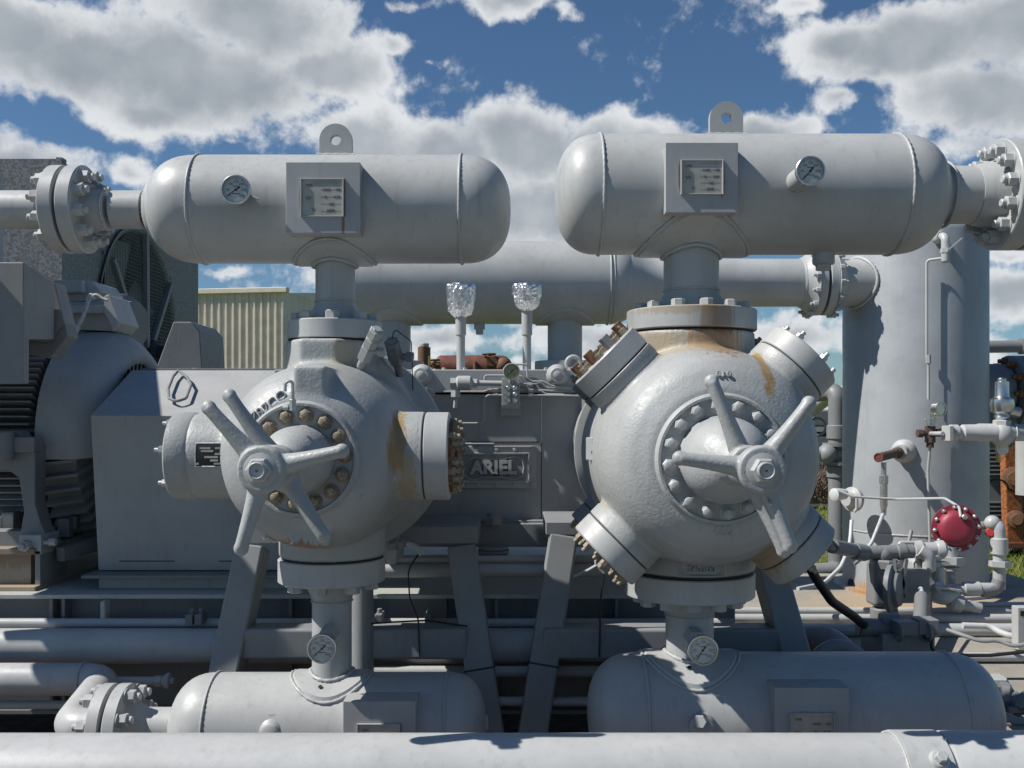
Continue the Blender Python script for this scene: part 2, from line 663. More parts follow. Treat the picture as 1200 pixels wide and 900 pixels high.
m_.node_tree.links.new(tr.outputs[0], mxs.inputs[1])
m_.node_tree.links.new(gl.outputs[0], mxs.inputs[2])
m_.node_tree.links.new(mxs.outputs[0], [n for n in m_.node_tree.nodes if n.type == 'OUTPUT_MATERIAL'][0].inputs[0])
m_.node_tree.nodes.remove(b_)


# ------------------------------------------------------------------ dial gauges
def gauge(c, r, label, dial='dial', case='steel', numerals=('0', '50', '100', '150', '200', '250', '300'), needle=225, depth=.03, stem=None, ax=-Y, cat='gauge', group=None):
    """c is the centre of the front glass; the dial faces ax"""
    c, ax = V(c), V(ax)
    t = thing('dial_gauge', label, cat, c - ax * depth, group)
    b = MB().lathe(c - ax * depth, ax, [(0, r * .8), (.004, r * .93), (depth * .45, r * .93), (depth * .5, r), (depth, r), (depth + .002, r * .96), (depth + .002, r * .9), (depth - .006, r * .88), (depth - .007, 0)], 44)
    obj('case', b, case, t)
    f = MB().lathe(c - ax * .0065, ax, [(0, r * .87), (.0015, r * .87)], 44)
    fo = obj('dial_face', f, dial, t)
    mk = MB()
    n = len(numerals)
    for k in range(41):
        a = math.radians(225 - 270 * k / 40)
        dd = V((math.cos(a), 0, math.sin(a)))
        big = k % 5 == 0
        p0, p1 = c + dd * r * (.68 if big else .74) + Y * .0045, c + dd * r * .82 + Y * .0045
        mk.bar(p0, p1, r * (.035 if big else .018), .0006, Y)
    for k, s in enumerate(numerals):
        a = math.radians(225 - 270 * k / (n - 1))
        mk.text(s, r * .24, face_cam(c + V((math.cos(a), 0, math.sin(a))) * r * .54 + Y * .0044), .0003)
    mk.box(c + V((0, .0046, -r * .26)), (r * .5, .0006, r * .05))
    mk.box(c + V((0, .0046, r * .24)), (r * .42, .0006, r * .05))
    obj('scale', mk, 'ink', fo)
    a = math.radians(needle)
    dd = V((math.cos(a), 0, math.sin(a)))
    nb = MB().bar(c - dd * r * .34 + Y * .003, c + dd * r * .74 + Y * .003, r * .055, .0008, Y)
    nb.lathe(c + Y * .0035, -Y, [(0, r * .09), (.002, r * .07)], 14)
    nb.bar(c - dd * r * .34 + Y * .0031, c - dd * r * .12 + Y * .0031, r * .11, .0008, Y)
    obj('needle', nb, 'black', t)
    obj('glass', MB().lathe(c + Y * .0012, -Y, [(0, r * .89), (.0012, r * .89)], 36), 'glass', t)
    if stem:
        sb = MB()
        for (p0, p1, rr) in stem:
            if rr < 0:
                sb.hexn(p0, p1, -rr)
            else:
                sb.cyl(p0, p1, rr, 24, .002)
        obj('stem', sb, 'paint', t)
    return t


def nameplate(parent, c, wd, ht, rust=True):
    """steel data plate in a thin frame on the bracket's front face"""
    c = V(c)
    fr_ = MB()
    e = .0045
    for sx in (-1, 1):
        fr_.box(c + V((sx * (wd / 2 + e / 2), -.004, 0)), (e, .016, ht + 2 * e))
    for sz in (-1, 1):
        fr_.box(c + V((0, -.003, sz * (ht / 2 + e / 2))), (wd, .010, e * .7))
    po = obj('nameplate', MB().box(c + V((0, -.002, 0)), (wd, .004, ht)), 'plate', parent)
    obj('plate_frame', fr_, 'paint', po, bevel=.001)
    obj('rust_edge', MB().box(c + V((.003, -.001, 0)), (wd + .009, .004, ht + .007)), 'rusty', po)
    tx = MB()
    y = c.y - .0045
    rnd = random.Random(int(abs(c.x) * 1000))
    rows = [('MFR', .34, -.32, .05), ('1440', .22, .1, .055), ('100', .22, .38, .05), ('8', .02, .08, .05), ('0.50', .02, .36, .05), ('105', -.18, .22, .05), ('2008', -.36, .2, .055), ('U', -.33, -.22, .06), ('W', -.02, -.34, .08)]
    for s, v, u, h in rows:
        tx.text(s, h * 2.1 * ht, face_cam(V((c.x + u * wd, y, c.z + v * ht))), .0003)
    for k in range(5):
        tx.box((c.x + .2 * wd, y, c.z + ht * (.43 - .2 * k)), (wd * .5, .0004, ht * .004))
    obj('stamped_text', tx, 'ink', po)
    return po


def weld(parent, o, ax, R, r=.006, mat='paint', **kw):
    return obj('weld_bead', MB().torus(o, ax, R, r, 150, 7, rip=.22, nrip=int(R * 420), **kw), mat, parent, ang=80)


def shell(x0, x1, D, z, R, h0, h1, lip=0):
    pr = []
    n = 12
    for i in range(n + 1):
        a = PI / 2 * i / n
        pr.append((x0 - h0 * math.cos(a) ** .8, R * math.sin(a) ** .8 if i else 0))
    for i in range(n + 1):
        a = PI / 2 * i / n
        pr.append((x1 + h1 * math.sin(a) ** .8, R * math.cos(a) ** .8 if i < n else 0))
    return MB().lathe((0, D, z), X, pr, 96)


def neck_flange(parent, c, ax, rp, R, th, nb, bs, hub=.07, mat='paint', kind='nut', bolts=True, a0=.1, name='flange', bc=None):
    """weld-neck flange: the sealing face at c, the hub growing along ax to pipe radius rp"""
    c, ax = V(c), V(ax)
    b = MB().lathe(c, ax, [(0, R - .004), (.004, R), (th - .004, R), (th, R - .004), (th + .001, rp * (1.45 if bc is None else 1.2)), (th + .012, rp * (1.34 if bc is None else 1.17)), (th + hub * .8, rp * 1.05), (th + hub, rp * 1.01)], 72)
    o = obj(name, b, mat, parent)
    if bolts:
        bolt_ring(o, c + ax * th, ax, bc or (R + rp * 1.4) / 2, nb, bs, mat if mat in ('paint',) else 'paint', kind, a0)
    return o


D0 = 3.8


def bottle(label, xs0, xs1, z, R, h0, h1, nozzle_x, nr, flange_z, fR, fth, up, lug=None, bracket=None, nfb=12, fb=.035, fmat='paint'):
    t = thing('pulsation_bottle', label, 'pressure vessel', (nozzle_x, D0, z), 'pulsation bottles')
    sh = obj('shell', shell(xs0, xs1, D0, z, R, h0, h1), 'paint', t, ang=60)
    for x in (xs0, xs1):
        weld(sh, (x, D0, z), X, R + .001, .0055)
    ax = Z if not up else -Z           # nozzle direction seen from the shell
    ax = -Z if up else Z
    zf = flange_z                      # sealing face height
    L = abs(z - zf)
    # the nozzle ends in a weld-neck flange bolted to the cylinder
    nz = MB().cyl((nozzle_x, D0, z + ax.z * R * .6), (nozzle_x, D0, zf - ax.z * (fth + .05)), nr, 56)
    no = obj('nozzle', nz, 'paint', t)
    neck_flange(t, (nozzle_x, D0, zf), -ax, nr, fR, fth, nfb, fb, .075, fmat, 'hex')
    weld(no, (nozzle_x, D0, zf - ax.z * (fth + .078)), Z, nr + .001, .004)
    pad = MB().saddle((nozzle_x, D0, z), ax, X, R, nr, nr * 2.0, .012)
    po = obj('reinforcing_pad', pad, 'paint', t)
    rim = []
    for (rr, hh, q) in ((nr * 2.0 + .003, .003, .0065), (nr + .006, .014, .008)):
        pts = []
        for k in range(73):
            a = 2 * PI * k / 72
            x, y = rr * math.cos(a), rr * math.sin(a)
            y = max(-R * .98, min(R * .98, y))
            th = math.asin(y / R)
            pts.append(V((nozzle_x + x, D0 + math.sin(th) * (R + hh), z + ax.z * math.cos(th) * (R + hh))))
        rad = [q * (1 + .2 * math.sin(k * 3.1) + .12 * math.sin(k * 7.7)) for k in range(73)]
        obj('weld_bead', MB().sweep(pts, rad, 8), 'paint', po, ang=80)
    if lug:
        x, wd, zt = lug
        r = wd / 2
        zb = z + R * .96
        n = 20
        outer = [V((x + r, D0 - .014, zb)), ] + [V((x + r * math.cos(PI * k / n), D0 - .014, zt - r + r * math.sin(PI * k / n))) for k in range(n + 1)] + [V((x - r, D0 - .014, zb))]
        lb = MB()
        # plate with a real hole: rings of quads round the hole
        hr = r * .33
        cz = zt - r
        ring = [(x + hr * math.cos(2 * PI * k / 40), cz + hr * math.sin(2 * PI * k / 40)) for k in range(40)]
        rim2 = []
        for k in range(40):
            a = 2 * PI * k / 40
            if math.sin(a) >= -1e-6:
                rim2.append((x + r * math.cos(a), cz + r * math.sin(a)))
            else:
                dx, dz = math.cos(a), math.sin(a)
                tt = min(r / abs(dx) if abs(dx) > 1e-6 else 9e9, (cz - zb) / abs(dz))
                rim2.append((x + dx * tt, cz + dz * tt))
        vs, fs = [], []
        for yy in (D0 - .014, D0 + .014):
            vs += [V((a, yy, b)) for a, b in ring] + [V((a, yy, b)) for a, b in rim2]
        for k in range(40):
            k2 = (k + 1) % 40
            fs += [(k, k2, 40 + k2, 40 + k), (80 + k, 120 + k, 120 + k2, 80 + k2), (k, 80 + k, 80 + k2, k2), (40 + k, 40 + k2, 120 + k2, 120 + k)]
        lb.add(vs, fs)
        obj('lifting_lug', lb, 'paint', t, ang=30)
        obj('weld_bead', MB().sweep([V((x - r - .01 + (2 * r + .02) * k / 12, D0 - .02, z + R + .001)) for k in range(13)], [.007 * (1 + .2 * math.sin(k * 2.2)) for k in range(13)], 8), 'paint', t, ang=80)
    if bracket:
        (x0, y0, x1, y1), pl, DB = bracket
        a, b = P(x0, y0, DB), P(x1, y1, DB)
        bx = MB()
        th = .008
        bx.bb((a.x, DB, b.z), (b.x, DB + th, a.z))
        yb = DB + .16
        bx.bb((a.x, DB + th, a.z - th), (b.x, yb, a.z))
        bx.bb((a.x, DB + th, b.z), (b.x, yb, b.z + th))
        bx.bb((a.x, DB + th, b.z + th), (a.x + th, yb, a.z - th))
        bx.bb((b.x - th, DB + th, b.z + th), (b.x, yb, a.z - th))
        bo = obj('nameplate_bracket', bx, 'paint_flat', t, bevel=.0015)
        p0, p1 = P(pl[0], pl[1], DB), P(pl[2], pl[3], DB)
        nameplate(bo, ((p0.x + p1.x) / 2, DB, (p0.z + p1.z) / 2), p1.x - p0.x, p0.z - p1.z)
    return t


def XD(px, D=D0):
    return (px - CX) / F * D


def ZD(py, D=D0):
    return CAMZ - (py - CY) / F * D


ul = bottle('smaller of the two top pressure bottles, above the left cylinder, with a bolted flange', XD(238), XD(541), 2.497, .2066, .205, .19, XD(393), .076,
            ZD(399), .18, .072, True, (XD(394), S(38, D0), ZD(146)), ((335, 190, 422, 273), (354, 211, 402, 253), 3.56), nfb=8, fb=.05)
ur = bottle('larger top pressure bottle above the right cylinder, dial right of its nameplate', XD(702), XD(1044), 2.554, .229, .17, .20, XD(810), .106,
            ZD(389), .248, .08, True, (XD(850.5), S(39, D0), ZD(120)), ((780, 167, 865, 249), (799, 189, 846, 227), 3.54), nfb=12, fb=.044, fmat='flange_right')
ll = bottle('sunlit lower pressure bottle under the left cylinder, right of the bolted flange', XD(254), XD(524), .494, .2066, .17, .15, XD(389), .076,
            ZD(653), .205, .089, False, None, ((402, 822, 487, 905), (420, 849, 468, 890), 3.56), nfb=8, fb=.05)
lr = bottle('long shaded lower pressure bottle with a sunlit patch, under the right cylinder', XD(752), XD(1108), .548, .232, .21, .19, XD(808), .092,
            ZD(669), .248, .09, False, None, ((908, 806, 995, 900), (927, 836, 976, 880), 3.53), nfb=12, fb=.052)
for par, x, R, z in ((ul, XD(393), .2066, 2.497), (ur, XD(810), .229, 2.554)):
    pass
# weep holes in the lower pads
for par, x, R, z in ((ll, XD(382), .2066, .494), (lr, XD(801), .232, .548)):
    th = math.radians(31)
    c = V((x, D0 - math.sin(th) * (R + .0125), z + math.cos(th) * (R + .0125)))
    n = V((0, -math.sin(th), math.cos(th)))
    obj('weep_hole', MB().lathe(c - n * .002, n, [(0, .0075), (.0035, .0075)], 16), 'black', par)
# nozzle, flange and bits at the bottle ends
nb = MB().lathe((XD(1044), D0, 2.554), X, [(.1, .15), (.16, .135), (.185, .122), (.19, .112), (XD(1146) - XD(1044), .109)], 64)
obj('end_nozzle', nb, 'paint', ur)
weld(ur, (XD(1147), D0, 2.554), X, .110, .006)
neck_flange(ur, (XD(1172) + .065, D0, 2.554), -X, .112, .212, .085, 12, .046, .09, 'paint', 'nut', a0=.13, bc=.166)
weld(ur, (XD(1106), D0, 2.554), X, .122, .006)
obj('end_nozzle', MB().lathe((XD(1103) - .08, D0, 2.554), X, [(0, .16), (.03, .158), (.05, .14), (.052, .1)], 64), 'paint', ur)
obj('drain_nozzle', MB().cyl((XD(965), D0, 2.36), (XD(965), D0, ZD(310)), .042, 32, .004).hexn((XD(965), D0, ZD(310)), (XD(965), D0, ZD(317)), .03), 'paint', ur)
obj('end_nozzle', MB().cyl((XD(170), D0, 2.497), (XD(134), D0, 2.497), .0735, 48), 'paint', ul)
for px, R in ((183, .1), (177, .085)):
    weld(ul, (XD(px), D0, 2.497), X, R, .007)
obj('end_collar', MB().lathe((XD(186), D0, 2.497), -X, [(0, .125), (.02, .115), (.035, .09), (.04, .07)], 56), 'paint', ul)
neck_flange(ul, (XD(103) - .055, D0, 2.497), X, .0735, .168, .055, 10, .044, .085, 'paint', 'nut', a0=.2, bc=.128)
weld(ul, (XD(126), D0, 2.497), X, .076, .005)
obj('end_nozzle', MB().cyl((XD(222), D0, .494), (XD(172), D0, .494), .075, 48), 'paint', ll)
weld(ll, (XD(213), D0, .494), X, .085, .008)
neck_flange(ll, (XD(156) - .06, D0, .494), X, .075, .165, .05, 8, .046, .08, 'paint', 'nut', a0=.3)
obj('end_nozzle', MB().cyl((XD(540), D0, .51), (XD(563), D0, .51), .04, 28, .003).cyl((XD(563), D0, .51), (XD(566), D0, .51), .016).cyl((XD(566), D0, .51), (XD(572), D0, .51), .028, 20, .004), 'paint', ll)
obj('front_coupling', MB().lathe(P(318, 858, 3.62), V((0, -.9, .1)), [(0, .06), (.012, .05), (.02, .043), (.025, .035), (.04, .034), (.045, .025)], 32).lathe(P(318, 858, 3.62), V((0, -.9, .1)), [(0, .07), (.006, .068), (.01, .055)], 32), 'paint', ll)
fc = MB().lathe(P(820, 846, 3.62), -Y, [(0, .072), (.008, .068), (.016, .056), (.03, .046), (.04, .05), (.06, .048), (.07, .036)], 36)
fc.hexn(P(820, 846, 3.56), P(820, 846, 3.515), .026)
obj('front_coupling', fc, 'paint', lr)
obj('end_nozzle', MB().cyl((XD(1150), D0, .50), (XD(1166), D0, .50), .045, 28, .004).cyl((XD(1166), D0, .50), (XD(1172), D0, .50), .03, 20, .004).cyl((XD(1172), D0, .50), (XD(1178), D0, .50), .012), 'paint', lr)
# ------------------------------------------------------------------ compressor cylinders
ZC = 1.556


def handle(parent, c, arms, L, r0, r1, hub, name='handwheel', back=.03, num=None):
    """cast spider: hub and tapering arms, one skin"""
    b = MB()
    c = V(c)
    b.lathe(c + Y * .028, -Y, [(0, hub * .8), (.012, hub), (.045, hub), (.056, hub * .93)], 40)
    for a in arms:
        a = math.radians(a)
        dd = V((math.cos(a), 0, math.sin(a)))
        pts, rad = [], []
        n = 12
        for k in range(n + 1):
            f = k / n
            pts.append(c + dd * (hub * .35 + (L - hub * .35 - r1) * f) + Y * (.024 - back * .9 * math.sin(f * 1.5)))
            rr = r0 * .9 * (1 - f) ** 2.4 + r1 * 1.0 + r1 * .10 * (1 - f)
            rad.append(rr)
        b.sweep(pts, rad, 16, .85)
        b.ball(pts[-1], r1 * .97, 16, (1, .88, 1))
    o = obj(name, b, 'cast', parent, vox=.0038, smooth=4)
    return o


def cap(body, o, ax, dist0, dist1, r, side_bolts=6, rust=True, mat='paint', a0=0.2, br=.022):
    """valve cap: disc clamped on the end of a pocket, nuts on its outer face"""
    ax = V(ax).normalized()
    o = V(o)
    obj('gasket', MB().cyl(o + ax * (dist0 - .02), o + ax * (dist0 + .006), r * .972, 48), 'gasket', body)
    obj('pocket_rim', MB().lathe(o, ax, [(dist0 - .05, r * .985), (dist0 - .045, r + .001), (dist0 - .006, r + .001), (dist0 - .003, r - .002)], 72), mat if mat != 'paint' else 'cast', body)
    cp = obj('valve_cap', MB().lathe(o + ax * (dist0 + .002), ax, [(0, r - .003), (.003, r), (dist1 - dist0 - .007, r), (dist1 - dist0 - .002, r - .005)], 64), mat, body)
    bolt_ring(cp, o + ax * (dist1 - .001), ax, r * .76, side_bolts, br, 'rusty_bolt' if rust else 'zinc', 'stud', a0)
    return cp


def cyl_unit(label, x, zt, rt, zb, rb, prof, ring_r, bolt_R, nb, bsz, boss, hubc, arms, bar, pockets, mat, scale, bolt_mat, extra=None):
    t = thing('compressor_cylinder', label, 'compressor', (x, D0, ZC), 'compressor cylinders')
    b = MB()
    b.lathe((x, 0, ZC), Y, prof, 96)
    b.cyl((x, D0, ZC), (x, D0, zt), rt, 72)
    b.cyl((x, D0, ZC), (x, D0, zb), rb, 72)
    for (dy, ax, dist, r, body_only) in pockets:
        c = V((x, dy, ZC))
        b.cyl(c, c + V(ax).normalized() * (dist + .001), r, 64)
    if extra:
        extra(b)
    body = obj('body', b, mat, t, vox=.0085, smooth=9)
    # joints to the bottles' flanges
    obj('gasket', MB().cyl((x, D0, zt - .006), (x, D0, zt + .013), rt * .95, 56), 'gasket', t)
    obj('gasket', MB().cyl((x, D0, zb - .013), (x, D0, zb + .006), rb * .95, 56), 'gasket', t)
    f = 3.22
    ringm = MB().lathe((x, f + .05, ZC), -Y, [(0, ring_r * 1.02), (.03, ring_r * 1.02), (.048, ring_r), (.056, ring_r - .006), (.056, ring_r - .014), (.045, ring_r - .018), (.043, boss * .9), (.043, .02)], 96)
    hd = obj('outer_head', ringm, 'cast', t)
    bolt_ring(hd, (x, f + .007, ZC), -Y, bolt_R, nb, bsz, bolt_mat, 'acorn', .1)
    k = scale
    bo = MB().lathe((x, f + .01, ZC), -Y, [(0, boss * 1.03), (.012, boss), (.075, boss * .985), (.11, boss * .96), (.15, boss * .87), (.185, boss * .72), (.21, boss * .56), (.222, boss * .46), (.25, boss * .43), (.26, boss * .33), (.27, boss * .3)], 72)
    obj('clearance_pocket', bo, 'cast', hd, ang=50)
    stem = MB().cyl((x, f - .25, ZC - .004), (x, hubc + .01, ZC - .004), .026 * k, 24)
    obj('stem', stem, 'paint', t)
    # rear two armed locking bar, then the three armed wheel with its nut
    bD, ba, bL = bar
    handle(t, (x, bD, ZC - .004), (ba, ba + 180), bL, .019 * k, .023 * k, .062 * k, 'locking_bar')
    hw = handle(t, (x, hubc, ZC - .006), arms, .25 * k, .021 * k, .0225 * k, .068 * k)
    hc = V((x, hubc - .026, ZC - .006))
    nn = MB().hexn(hc, hc - Y * .028, .036 * k)
    nn.lathe(hc - Y * .026, -Y, [(0, .024 * k), (.016, .024 * k), (.018, .021 * k), (.012, .018 * k), (.012, .004), (.006, .0035)], 28)
    obj('hub_nut', nn, 'paint', hw)
    obj('hub_washer', MB().lathe(hc + Y * .002, -Y, [(0, .047 * k), (.004, .047 * k), (.005, .045 * k)], 36), 'paint', hw)
    return t, body, hd


def dome(r0, pts):
    return [(3.235, 0), (3.235, r0)] + pts


# ---- left cylinder: horizontal pockets
lx = XL


def left_extra(b):
    # cast pads: tall boss above the ring, foot below, octagonal shoulder under the top flange
    for (x0, y0, x1, y1, D, dd) in ((343, 428, 383, 500, 3.245, .4), (338, 590, 386, 641, 3.26, .35)):
        a, c = P(x0, y0, D), P(x1, y1, D)
        b.bb((a.x, D, c.z), (c.x, D + dd, a.z))
    b.prism([V((lx - .085, 3.60, 1.7)), V((lx + .055, 3.60, 1.7)), V((lx + .13, 3.68, 1.7)), V((lx + .13, 3.8, 1.7)), V((lx - .14, 3.8, 1.7)), V((lx - .13, 3.66, 1.7))], V((0, 0, .285)))
    # web that rises at the right rear to the distance piece
    b.prism([V((lx + .05, 3.75, 1.97)), V((lx + .19, 3.8, 1.93)), V((lx + .36, 3.9, 1.66)), V((lx + .1, 3.75, 1.6))], V((0, .35, 0)))


CL_, bodyL, headL = cyl_unit(
    'left compressor cylinder with side valve caps, black data plate and tarnished head nuts', lx, ZD(401), .178, ZD(651), .203,
    dome(.186, [(3.240, .205), (3.252, .226), (3.272, .252), (3.305, .278), (3.36, .303), (3.45, .324), (3.58, .338), (3.75, .345), (4.0, .352), (4.06, .40), (4.08, .42), (4.17, .42), (4.18, 0)]),
    .191, .1465, 14, .036, .112, 2.735, (13, 131, 255), (2.90, 124, .272), [(3.5, -X, .43, .153, 0), (3.5, X, .387, .158, 0)], 'cast_left', 1.0, 'rusty_bolt', left_extra)
# its side caps
cp = obj('valve_cap', MB().lathe((lx - .432, 3.5, ZC), -X, [(-.01, .15), (0, .157), (.062, .157), (.068, .151)], 72), 'cast', bodyL)
bolt_ring(cp, (lx - .5, 3.5, ZC), -X, .122, 6, .026, 'zinc', 'stud', math.radians(12))
cap(bodyL, (lx, 3.5, ZC), X, .388, .475, .156, 6, True, 'paint', .4, .03)
rgh = obj('cap_cover', MB().lathe((lx + .475, 3.5, ZC), X, [(0, .13), (.012, .13), (.014, .1), (.02, .05), (.03, .05)], 40), 'rusty', bodyL)
bolt_ring(rgh, (lx + .487, 3.5, ZC), X, .105, 10, .026, 'rusty_bolt', 'stud', .15)
bolt_ring(rgh, (lx + .489, 3.5, ZC), X, .055, 6, .022, 'rusty_bolt', 'stud', .5)
# black data plate on the left pocket, curved with it
pm = MB()
R_ = .1545


def on_pocket(x, z):
    s = (z - ZC) / R_
    return V((x, 3.5 - math.sqrt(max(0, 1 - s * s)) * R_, z))


a, c = P(229, 520, 3.345), P(271, 546, 3.345)
rows = 8
vs = []
for k in range(rows + 1):
    z = a.z + (c.z - a.z) * k / rows
    for x in (a.x, c.x):
        p = on_pocket(x, z)
        vs += [p + V((0, -.001, 0)), p + V((0, -.0035, 0))]
fs = []
for k in range(rows):
    i = k * 4
    fs += [(i, i + 4, i + 6, i + 2), (i + 1, i + 3, i + 7, i + 5), (i, i + 1, i + 5, i + 4), (i + 2, i + 6, i + 7, i + 3)]
fs += [(0, 2, 3, 1), (rows * 4, rows * 4 + 1, rows * 4 + 3, rows * 4 + 2)]
dp = obj('data_plate', pm.add(vs, fs), 'dial_black', bodyL)
bars = MB()
for (u0, u1, v) in ((.12, .42, .2), (.55, .98, .2), (.16, .5, .33), (.78, .98, .33), (.55, .98, .46), (.26, .64, .6), (.76, .98, .6), (.42, .64, .75), (.76, .98, .75), (.52, .95, .89), (.0, .1, .9)):
    z = a.z + (c.z - a.z) * v
    p = on_pocket(a.x, z)
    bars.box((a.x + (c.x - a.x) * (u0 + u1) / 2, p.y - .0045, z), ((c.x - a.x) * (u1 - u0), .0016, .0068))
obj('data_fields', bars, 'plate', dp)
fb_ = MB()
for (p0, p1) in (((a.x - .002, a.z + .002), (c.x + .002, a.z + .002)), ((a.x - .002, c.z - .002), (c.x + .002, c.z - .002))):
    fb_.sweep([on_pocket(p0[0], p0[1]) + V((0, -.003, 0)), on_pocket(p1[0], p1[1]) + V((0, -.003, 0))], .0022, 6)
for xx in (a.x, c.x):
    fb_.sweep([on_pocket(xx, a.z + (c.z - a.z) * k / 6) + V((0, -.003, 0)) for k in range(7)], .0022, 6)
obj('plate_frame', fb_, 'zinc', dp)
# grease fitting on the boss
gp = P(343, 470, 3.06)
gf = MB().hexn(gp + V((0, .0, -.03)), gp + V((0, 0, .005)), .011).cyl(gp, gp + V((0, 0, .03)), .006, 12).pipe([gp + V((0, 0, .028)), gp + V((0, 0, .062)), gp + V((-.022, 0, .062)), gp + V((-.024, 0, .03))], .005, .012, 8)
gf.hexn(gp + V((-.03, 0, -.02)), gp + V((-.012, 0, -.02)), .009)
obj('grease_fitting', gf, 'zinc', headL)
# raised casting numbers, set round the ring
def arc_text(parent, s, x, D, R, a_mid, step, size, mat, tilt=0):
    b = MB()
    n = len(s)
    for i, ch in enumerate(s):
        a = math.radians(a_mid - (i - (n - 1) / 2) * step)
        b.text(ch, size, face_cam(V((x + R * math.cos(a), D, ZC + R * math.sin(a))), a - PI / 2, tilt), .010)
    return obj('casting_number', b, mat, parent)


def flat_text(parent, s, p, size, mat, rot=0.0, tilt=0.0, ext=.006):
    return obj('casting_number', MB().text(s, size, face_cam(V(p), rot, tilt), ext), mat, parent)


flat_text(bodyL, 'SZ97CO', P(312, 479, 3.245), .046, 'cast_left', math.radians(40), math.radians(-8), .008)
flat_text(bodyL, 'T', P(423, 583, 3.262), .03, 'cast_left', 0, math.radians(8), .008)
flat_text(bodyL, 'F2 A9340', P(379, 648, 3.605), .022, 'cast_left', 0, 0, .005)
# angled lubrication check valve assemblies on the top right shoulder
for (p0, p1, s, mt) in ((P(423, 428, 3.62), P(442, 386, 3.50), 1.0, 'paint'), (P(466, 428, 3.85), P(459, 400, 3.72), 1.1, 'paint_dark')):
    d_ = (p1 - p0).normalized()
    b = MB()
    L = (p1 - p0).length
    b.cyl(p0 - d_ * .06, p0 + d_ * L * .25, .015 * s, 16)
    b.hexn(p0 + d_ * L * .2, p0 + d_ * L * .52, .028 * s)
    b.hexn(p0 + d_ * L * .55, p0 + d_ * L * .75, .027 * s)
    b.cyl(p0 + d_ * L * .74, p0 + d_ * L * .8, .018 * s, 16)
    b.hexn(p0 + d_ * L * .8, p0 + d_ * L * .98, .027 * s)
    b.cyl(p0 + d_ * L * .98, p0 + d_ * L * 1.03, .014 * s, 16)
    sd = V((.9, -.1, -.1)).normalized()
    q_ = p0 + d_ * L * .42
    b.cyl(q_, q_ + sd * .045 * s, .011 * s, 12)
    b.hexn(q_ + sd * .04 * s, q_ + sd * .065 * s, .02 * s)
    obj('lube_check_valve', b, mt, CL_)
obj('lube_line', MB().pipe([P(459, 400, 3.72), P(462, 385, 3.72), P(482, 400, 3.85), P(483, 425, 4.0), P(484, 470, 4.05)], .0022, .05, 6), 'black', CL_)
obj('drain_plug', MB().cyl(P(322, 634, 3.42), P(309, 628, 3.38), .008, 10).hexn(P(317, 632, 3.40), P(311, 629, 3.385), .013), 'pvc', CL_)

# ---- right cylinder: four diagonal pockets, two rows
rx = XR
DP, DP2 = 3.53, 3.93
pk = []
for a in (45, 135, 225, 315):
    ax = V((math.cos(math.radians(a)), 0, math.sin(math.radians(a))))
    pk += [(DP, ax, .432, .143, 0), (DP2, ax, .425, .14, 0)]
CR_, bodyR, headR = cyl_unit(
    'right compressor cylinder, the bigger round one with four diagonal valve caps and painted head nuts', rx, ZD(391), .243, ZD(666), .246,
    dome(.212, [(3.238, .236), (3.250, .262), (3.268, .298), (3.30, .333), (3.36, .364), (3.45, .387), (3.58, .398), (3.75, .403), (4.0, .405), (4.12, .40), (4.14, .39), (4.18, 0)]),
    .217, .178, 16, .038, .143, 2.725, (54, 172, 291), (2.875, 113, .292), pk, 'cast_right', 1.0, 'paint')
for i, a in enumerate((45, 135, 225, 315)):
    ax = V((math.cos(math.radians(a)), 0, math.sin(math.radians(a))))
    cap(bodyR, (rx, DP, ZC), ax, .435, .512, .1445, 6 if a in (45, 315) else 8, a != 45, 'cast_right' if a == 315 else 'paint', .35 + i, .026)
    cap(bodyR, (rx, DP2, ZC), ax, .428, .50, .14, 6, True, 'paint_dark', .6 + i, .026)
# rusty lifting blocks on the upper left cap
ax = V((math.cos(math.radians(135)), 0, math.sin(math.radians(135))))
tng = V((ax.z, 0, -ax.x))
for k, (off, mt) in enumerate(((-.11, 'rusty'), (-.045, 'paint_dark'), (.035, 'rusty'), (.10, 'rusty'))):
    c = V((rx, DP + .02, ZC)) + ax * .535 - tng * off
    M = Matrix.Rotation(math.radians(45), 3, 'Y')
    obj('lock_plate', MB().box(c, (.05, .1, .03), M), mt, bodyR, bevel=.003)
obj('rear_ring', MB().lathe((rx, 4.16, ZC), Y, [(0, .40), (.004, .425), (.035, .425), (.04, .40)], 96), 'paint_old', CR_)
flat_text(bodyR, '616', P(847, 440, 3.262), .035, 'cast_right', 0, math.radians(-40), .012)
flat_text(bodyR, '460', P(846, 622, 3.246), .046, 'cast_right', 0, math.radians(14), .008)
obj('casting_number', MB().torus(P(810, 615, 3.246), V((0, -1, -.25)), .017, .0035, 24, 6), 'cast_right', bodyR)
flat_text(bodyR, '240200', P(822, 667, 3.552), .034, 'cast_right', 0, 0, .006)
wn_ = MB()
c = P(822, 667, 3.552)
for dz in (-.026, .026):
    wn_.box((c.x, c.y - .002, c.z + dz), (.17, .008, .003))
for dx in (-.085, .085):
    wn_.box((c.x + dx, c.y - .002, c.z), (.003, .008, .05))
obj('number_frame', wn_, 'cast_right', bodyR)
# small cast lug with a bolt at the left flank
lg = P(697, 526, 3.62)
obj('side_lug', MB().box(lg, (.05, .05, .085), Matrix.Rotation(math.radians(25), 3, 'Z')), 'cast', CR_, bevel=.004)
bolt(CR_, lg + V((-.004, -.03, -.012)), (-.3, -1, 0), .018, 'black', 'hex')
flat_text(CR_, 'L24', P(901, 588, 2.705), .016, 'cast', math.radians(-69), 0, .003)

